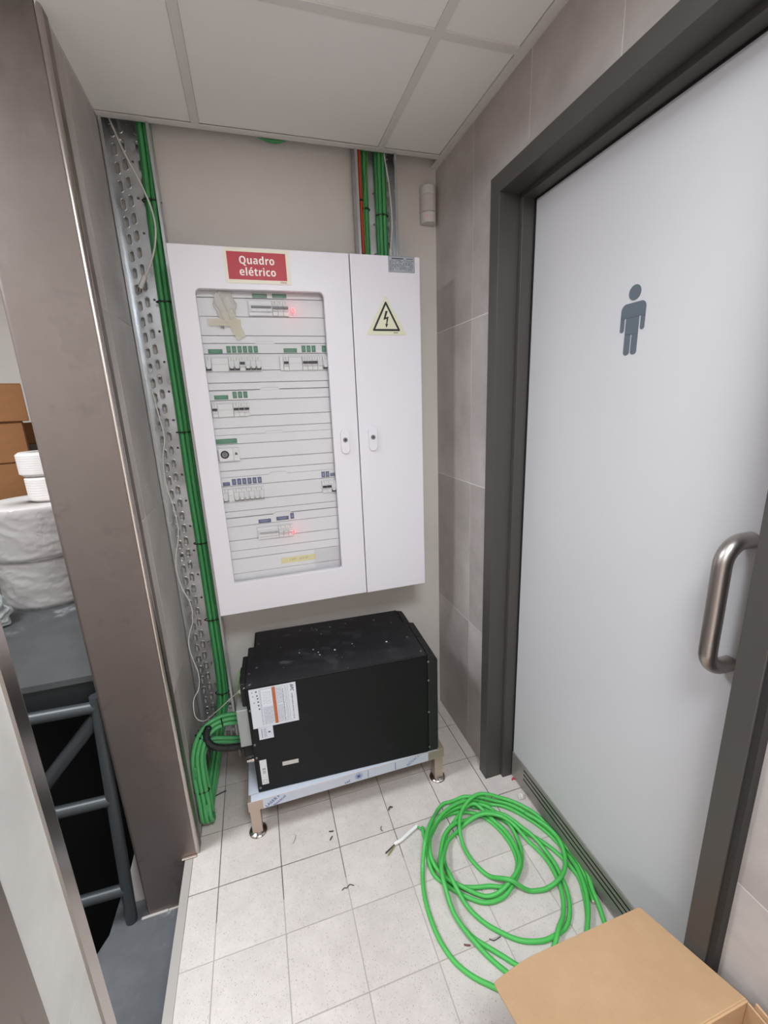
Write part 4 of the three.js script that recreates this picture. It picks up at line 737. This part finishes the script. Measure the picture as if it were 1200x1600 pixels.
    for (let i = 0; i <= n; i++) { let m = 0; for (let k = -4; k <= 4; k++) m += a[Math.max(0, Math.min(n, i + k))]; pts[i].y = m / 9; }
    for (const p of pts) done.push(p);
    if (ri === 1) firstEnd = pts[0].clone(); if (ri === 4) lastEnd = pts[0].clone();
    const cc = new THREE.CatmullRomCurve3(pts); geos.push(tube(cc, R, n, 10));
  });
  const t = thing('coiled_cable', 'loose coil of bright green cable lying on the pale floor tiles by the door', 'cable', [0.87, 0, 0.82]);
  part(t, 'cable', geos, mat.green);
  const a = firstEnd;
  part(t, 'stripped_core', tube([[a.x, a.y, a.z], [0.688, 0.012, 0.626], [0.684, 0.011, 0.616], [0.677, 0.009, 0.611]], 0.0034, 20, 8), mat.green);
  const sh = [[0.679, 0.0085, 0.610], [0.648, 0.008, 0.622], [0.613, 0.008, 0.637], [0.586, 0.007, 0.643]];
  const g = tube(sh, 0.0062, 30, 8); part(t, 'white_tape', g, M({ color: 0xe9e6e4, roughness: 0.6 }), 'white tape wound round the stripped end');
  part(t, 'bare_end', [tube([[0.588, 0.008, 0.644], [0.566, 0.006, 0.653], [0.546, 0.004, 0.661]], 0.0022, 12, 6)], M({ color: 0x3a3533, roughness: 0.5 }));
  part(t, 'bare_end', [tube([[0.588, 0.006, 0.642], [0.568, 0.005, 0.659], [0.552, 0.0035, 0.670]], 0.0022, 12, 6)], M({ color: 0x8f8a4a, roughness: 0.5 }));
  part(t, 'cut_end', cyl(0.0052, lastEnd, lastEnd.clone().add(V(-0.003, -0.0005, 0.008)), 10), M({ color: 0xcfc6b4, roughness: 0.6 }));
}
// ---- offcuts and crumbs on the floor
{
  const bit = (label, cat, pts, r, m, name = 'wire_offcut') => { const t = thing(name, label, cat, pts[0]); part(t, 'piece', tube(pts, r, 16, 6), m); };
  bit('curved black cable tie tail lying on the floor beside the green cable loop', 'cable tie', [[0.004, 0.003, 0.216], [-0.016, 0.004, 0.222], [-0.037, 0.003, 0.230], [-0.046, 0.003, 0.243], [-0.049, 0.0045, 0.257]], 0.0022, mat.tie, 'cable_tie_tail');
  const dk = M({ color: 0x4a4646, roughness: 0.7 });
  bit('tiny dark offcut in front of the stand, nearer of two to the stand', 'offcut', [[0.374, 0.003, 0.521], [0.381, 0.0045, 0.524], [0.388, 0.003, 0.524]], 0.002, dk);
  bit('tiny dark offcut in front of the stand, farther of two from the stand', 'offcut', [[0.372, 0.003, 0.553], [0.377, 0.004, 0.547], [0.381, 0.003, 0.542]], 0.002, dk);
  bit('dark curled offcut on the tiles between the stand leg and the green coil', 'offcut', [[0.604, 0.003, 0.510], [0.611, 0.006, 0.503], [0.620, 0.003, 0.503]], 0.0028, dk);
  bit('small grey crescent offcut on the tiles above the white taped cable end', 'offcut', [[0.560, 0.002, 0.563], [0.554, 0.003, 0.572], [0.558, 0.002, 0.581]], 0.0013, dk);
  bit('thin wavy dark wire offcut in the middle of the pale floor', 'offcut', [[0.380, 0.002, 0.726], [0.388, 0.003, 0.722], [0.396, 0.002, 0.724], [0.406, 0.003, 0.718], [0.419, 0.002, 0.724]], 0.0013, dk);
  bit('thin hooked wire offcut inside the largest loop of the green coil', 'offcut', [[0.757, 0.002, 0.985], [0.765, 0.003, 0.992], [0.776, 0.002, 0.992], [0.79, 0.002, 0.990]], 0.0013, dk);
  bit('short reddish brown offcut between the left strands of the green coil', 'offcut', [[0.683, 0.0025, 0.975], [0.690, 0.003, 0.979], [0.697, 0.0025, 0.981]], 0.0022, M({ color: 0x7d4a44, roughness: 0.7 }));
  bit('small red scrap on the floor at the foot of the door frame', 'scrap', [[1.118, 0.003, 0.547], [1.125, 0.005, 0.543], [1.13, 0.003, 0.548]], 0.003, M({ color: 0xc03540, roughness: 0.6 }), 'red_scrap');
  const lump = (name, label, cat, x, z, s, m) => {
    const g = new THREE.IcosahedronGeometry(1, 4), p = g.attributes.position;
    for (let i = 0; i < p.count; i++) { const a = p.getX(i), b = p.getY(i), c = p.getZ(i), k = 1 + 0.22 * Math.sin(a * 7 + b * 5) * Math.sin(c * 6 + 1) + 0.12 * Math.sin(b * 13 + a * 9); p.setXYZ(i, a * k * s, Math.max(-0.55 * s, b * k * s * 0.75), c * k * s); }
    g.computeVertexNormals(); const t = thing(name, label, cat, [x, 0.0005, z]); part(t, 'lump', g.translate(x, 0.0005 + 0.55 * s, z), m);
  };
  lump('crumpled_paper', 'small crumpled white paper ball on the floor beside the kick plate of the door', 'paper ball', 1.106, 0.625, 0.0115, mat.paper);
  const t = thing('clear_clip', 'small bent clear plastic strip on the tiles left of the two dark offcuts', 'plastic strip', [0.245, 0.001, 0.505]);
  part(t, 'strip', tube([[0.238, 0.002, 0.484], [0.252, 0.003, 0.492], [0.252, 0.003, 0.506], [0.242, 0.002, 0.522]], 0.002, 20, 6), M({ color: 0xcac2bc, roughness: 0.3 }));
}
// ================================================================ the open carton in the corner of the picture
{
  const t = thing('open_carton', 'open brown cardboard box on the floor by the door frame, its wide flap folded out', 'box', [0.82, 0, 1.62]);
  const H = 0.42, th = 0.004, hx0 = 0.617, hx1 = 1.0165, zH = 1.4265, zE = 1.82;
  const wall = (x0, x1, z0, z1, y1 = H) => B(x0, x1, 0.001, y1, z0, z1, 0.0015);
  part(t, 'side', wall(hx0, hx1, zH, zH + th), mat.card); part(t, 'side', wall(hx0, hx1, zE - th, zE), mat.card);
  part(t, 'side', wall(hx0, hx0 + th, zH + th, zE - th), mat.card); part(t, 'side', wall(hx1 - th, hx1, zH + th, zE - th), mat.card);
  part(t, 'bottom', B(hx0 + th, hx1 - th, 0.001, 0.006, zH + th, zE - th), mat.card);
  // the flap folded out over the floor, with rounded outer corners and a soft crease
  const L = 0.221, s = new THREE.Shape();
  s.moveTo(hx0, 0); s.lineTo(hx1 - 0.001, 0); s.lineTo(hx1 - 0.013, L - 0.006); s.quadraticCurveTo(hx1 - 0.0135, L, hx1 - 0.02, L); s.lineTo(hx0 + 0.1, L + 0.001); s.quadraticCurveTo(hx0 + 0.07, L, hx0 + 0.002, L - 0.014); s.quadraticCurveTo(hx0 - 0.007, L - 0.017, hx0 - 0.0055, L - 0.026); s.closePath();
  const g = extrude(s, th, 0.0012); g.rotateX(-Math.PI / 2 - Math.atan2(0.07, 0.1985)); g.translate(0, H - 0.002, zH + 0.001);
  part(t, 'flap', g, mat.card);
  const s2 = roundRect(new THREE.Shape(), zH + 0.012, -0.17, zE - 0.012, 0.004, [0.01, 0.01, 0.002, 0.002]);
  const g2 = extrude(s2, th, 0.0012); g2.rotateY(-Math.PI / 2); g2.translate(hx1 + 0.0052, H + 0.006, 0);
  part(t, 'flap', g2, mat.card);
}
scene.traverse((o) => { if (o.isMesh) { o.castShadow = true; o.receiveShadow = true; } });
renderer.render(scene, camera);
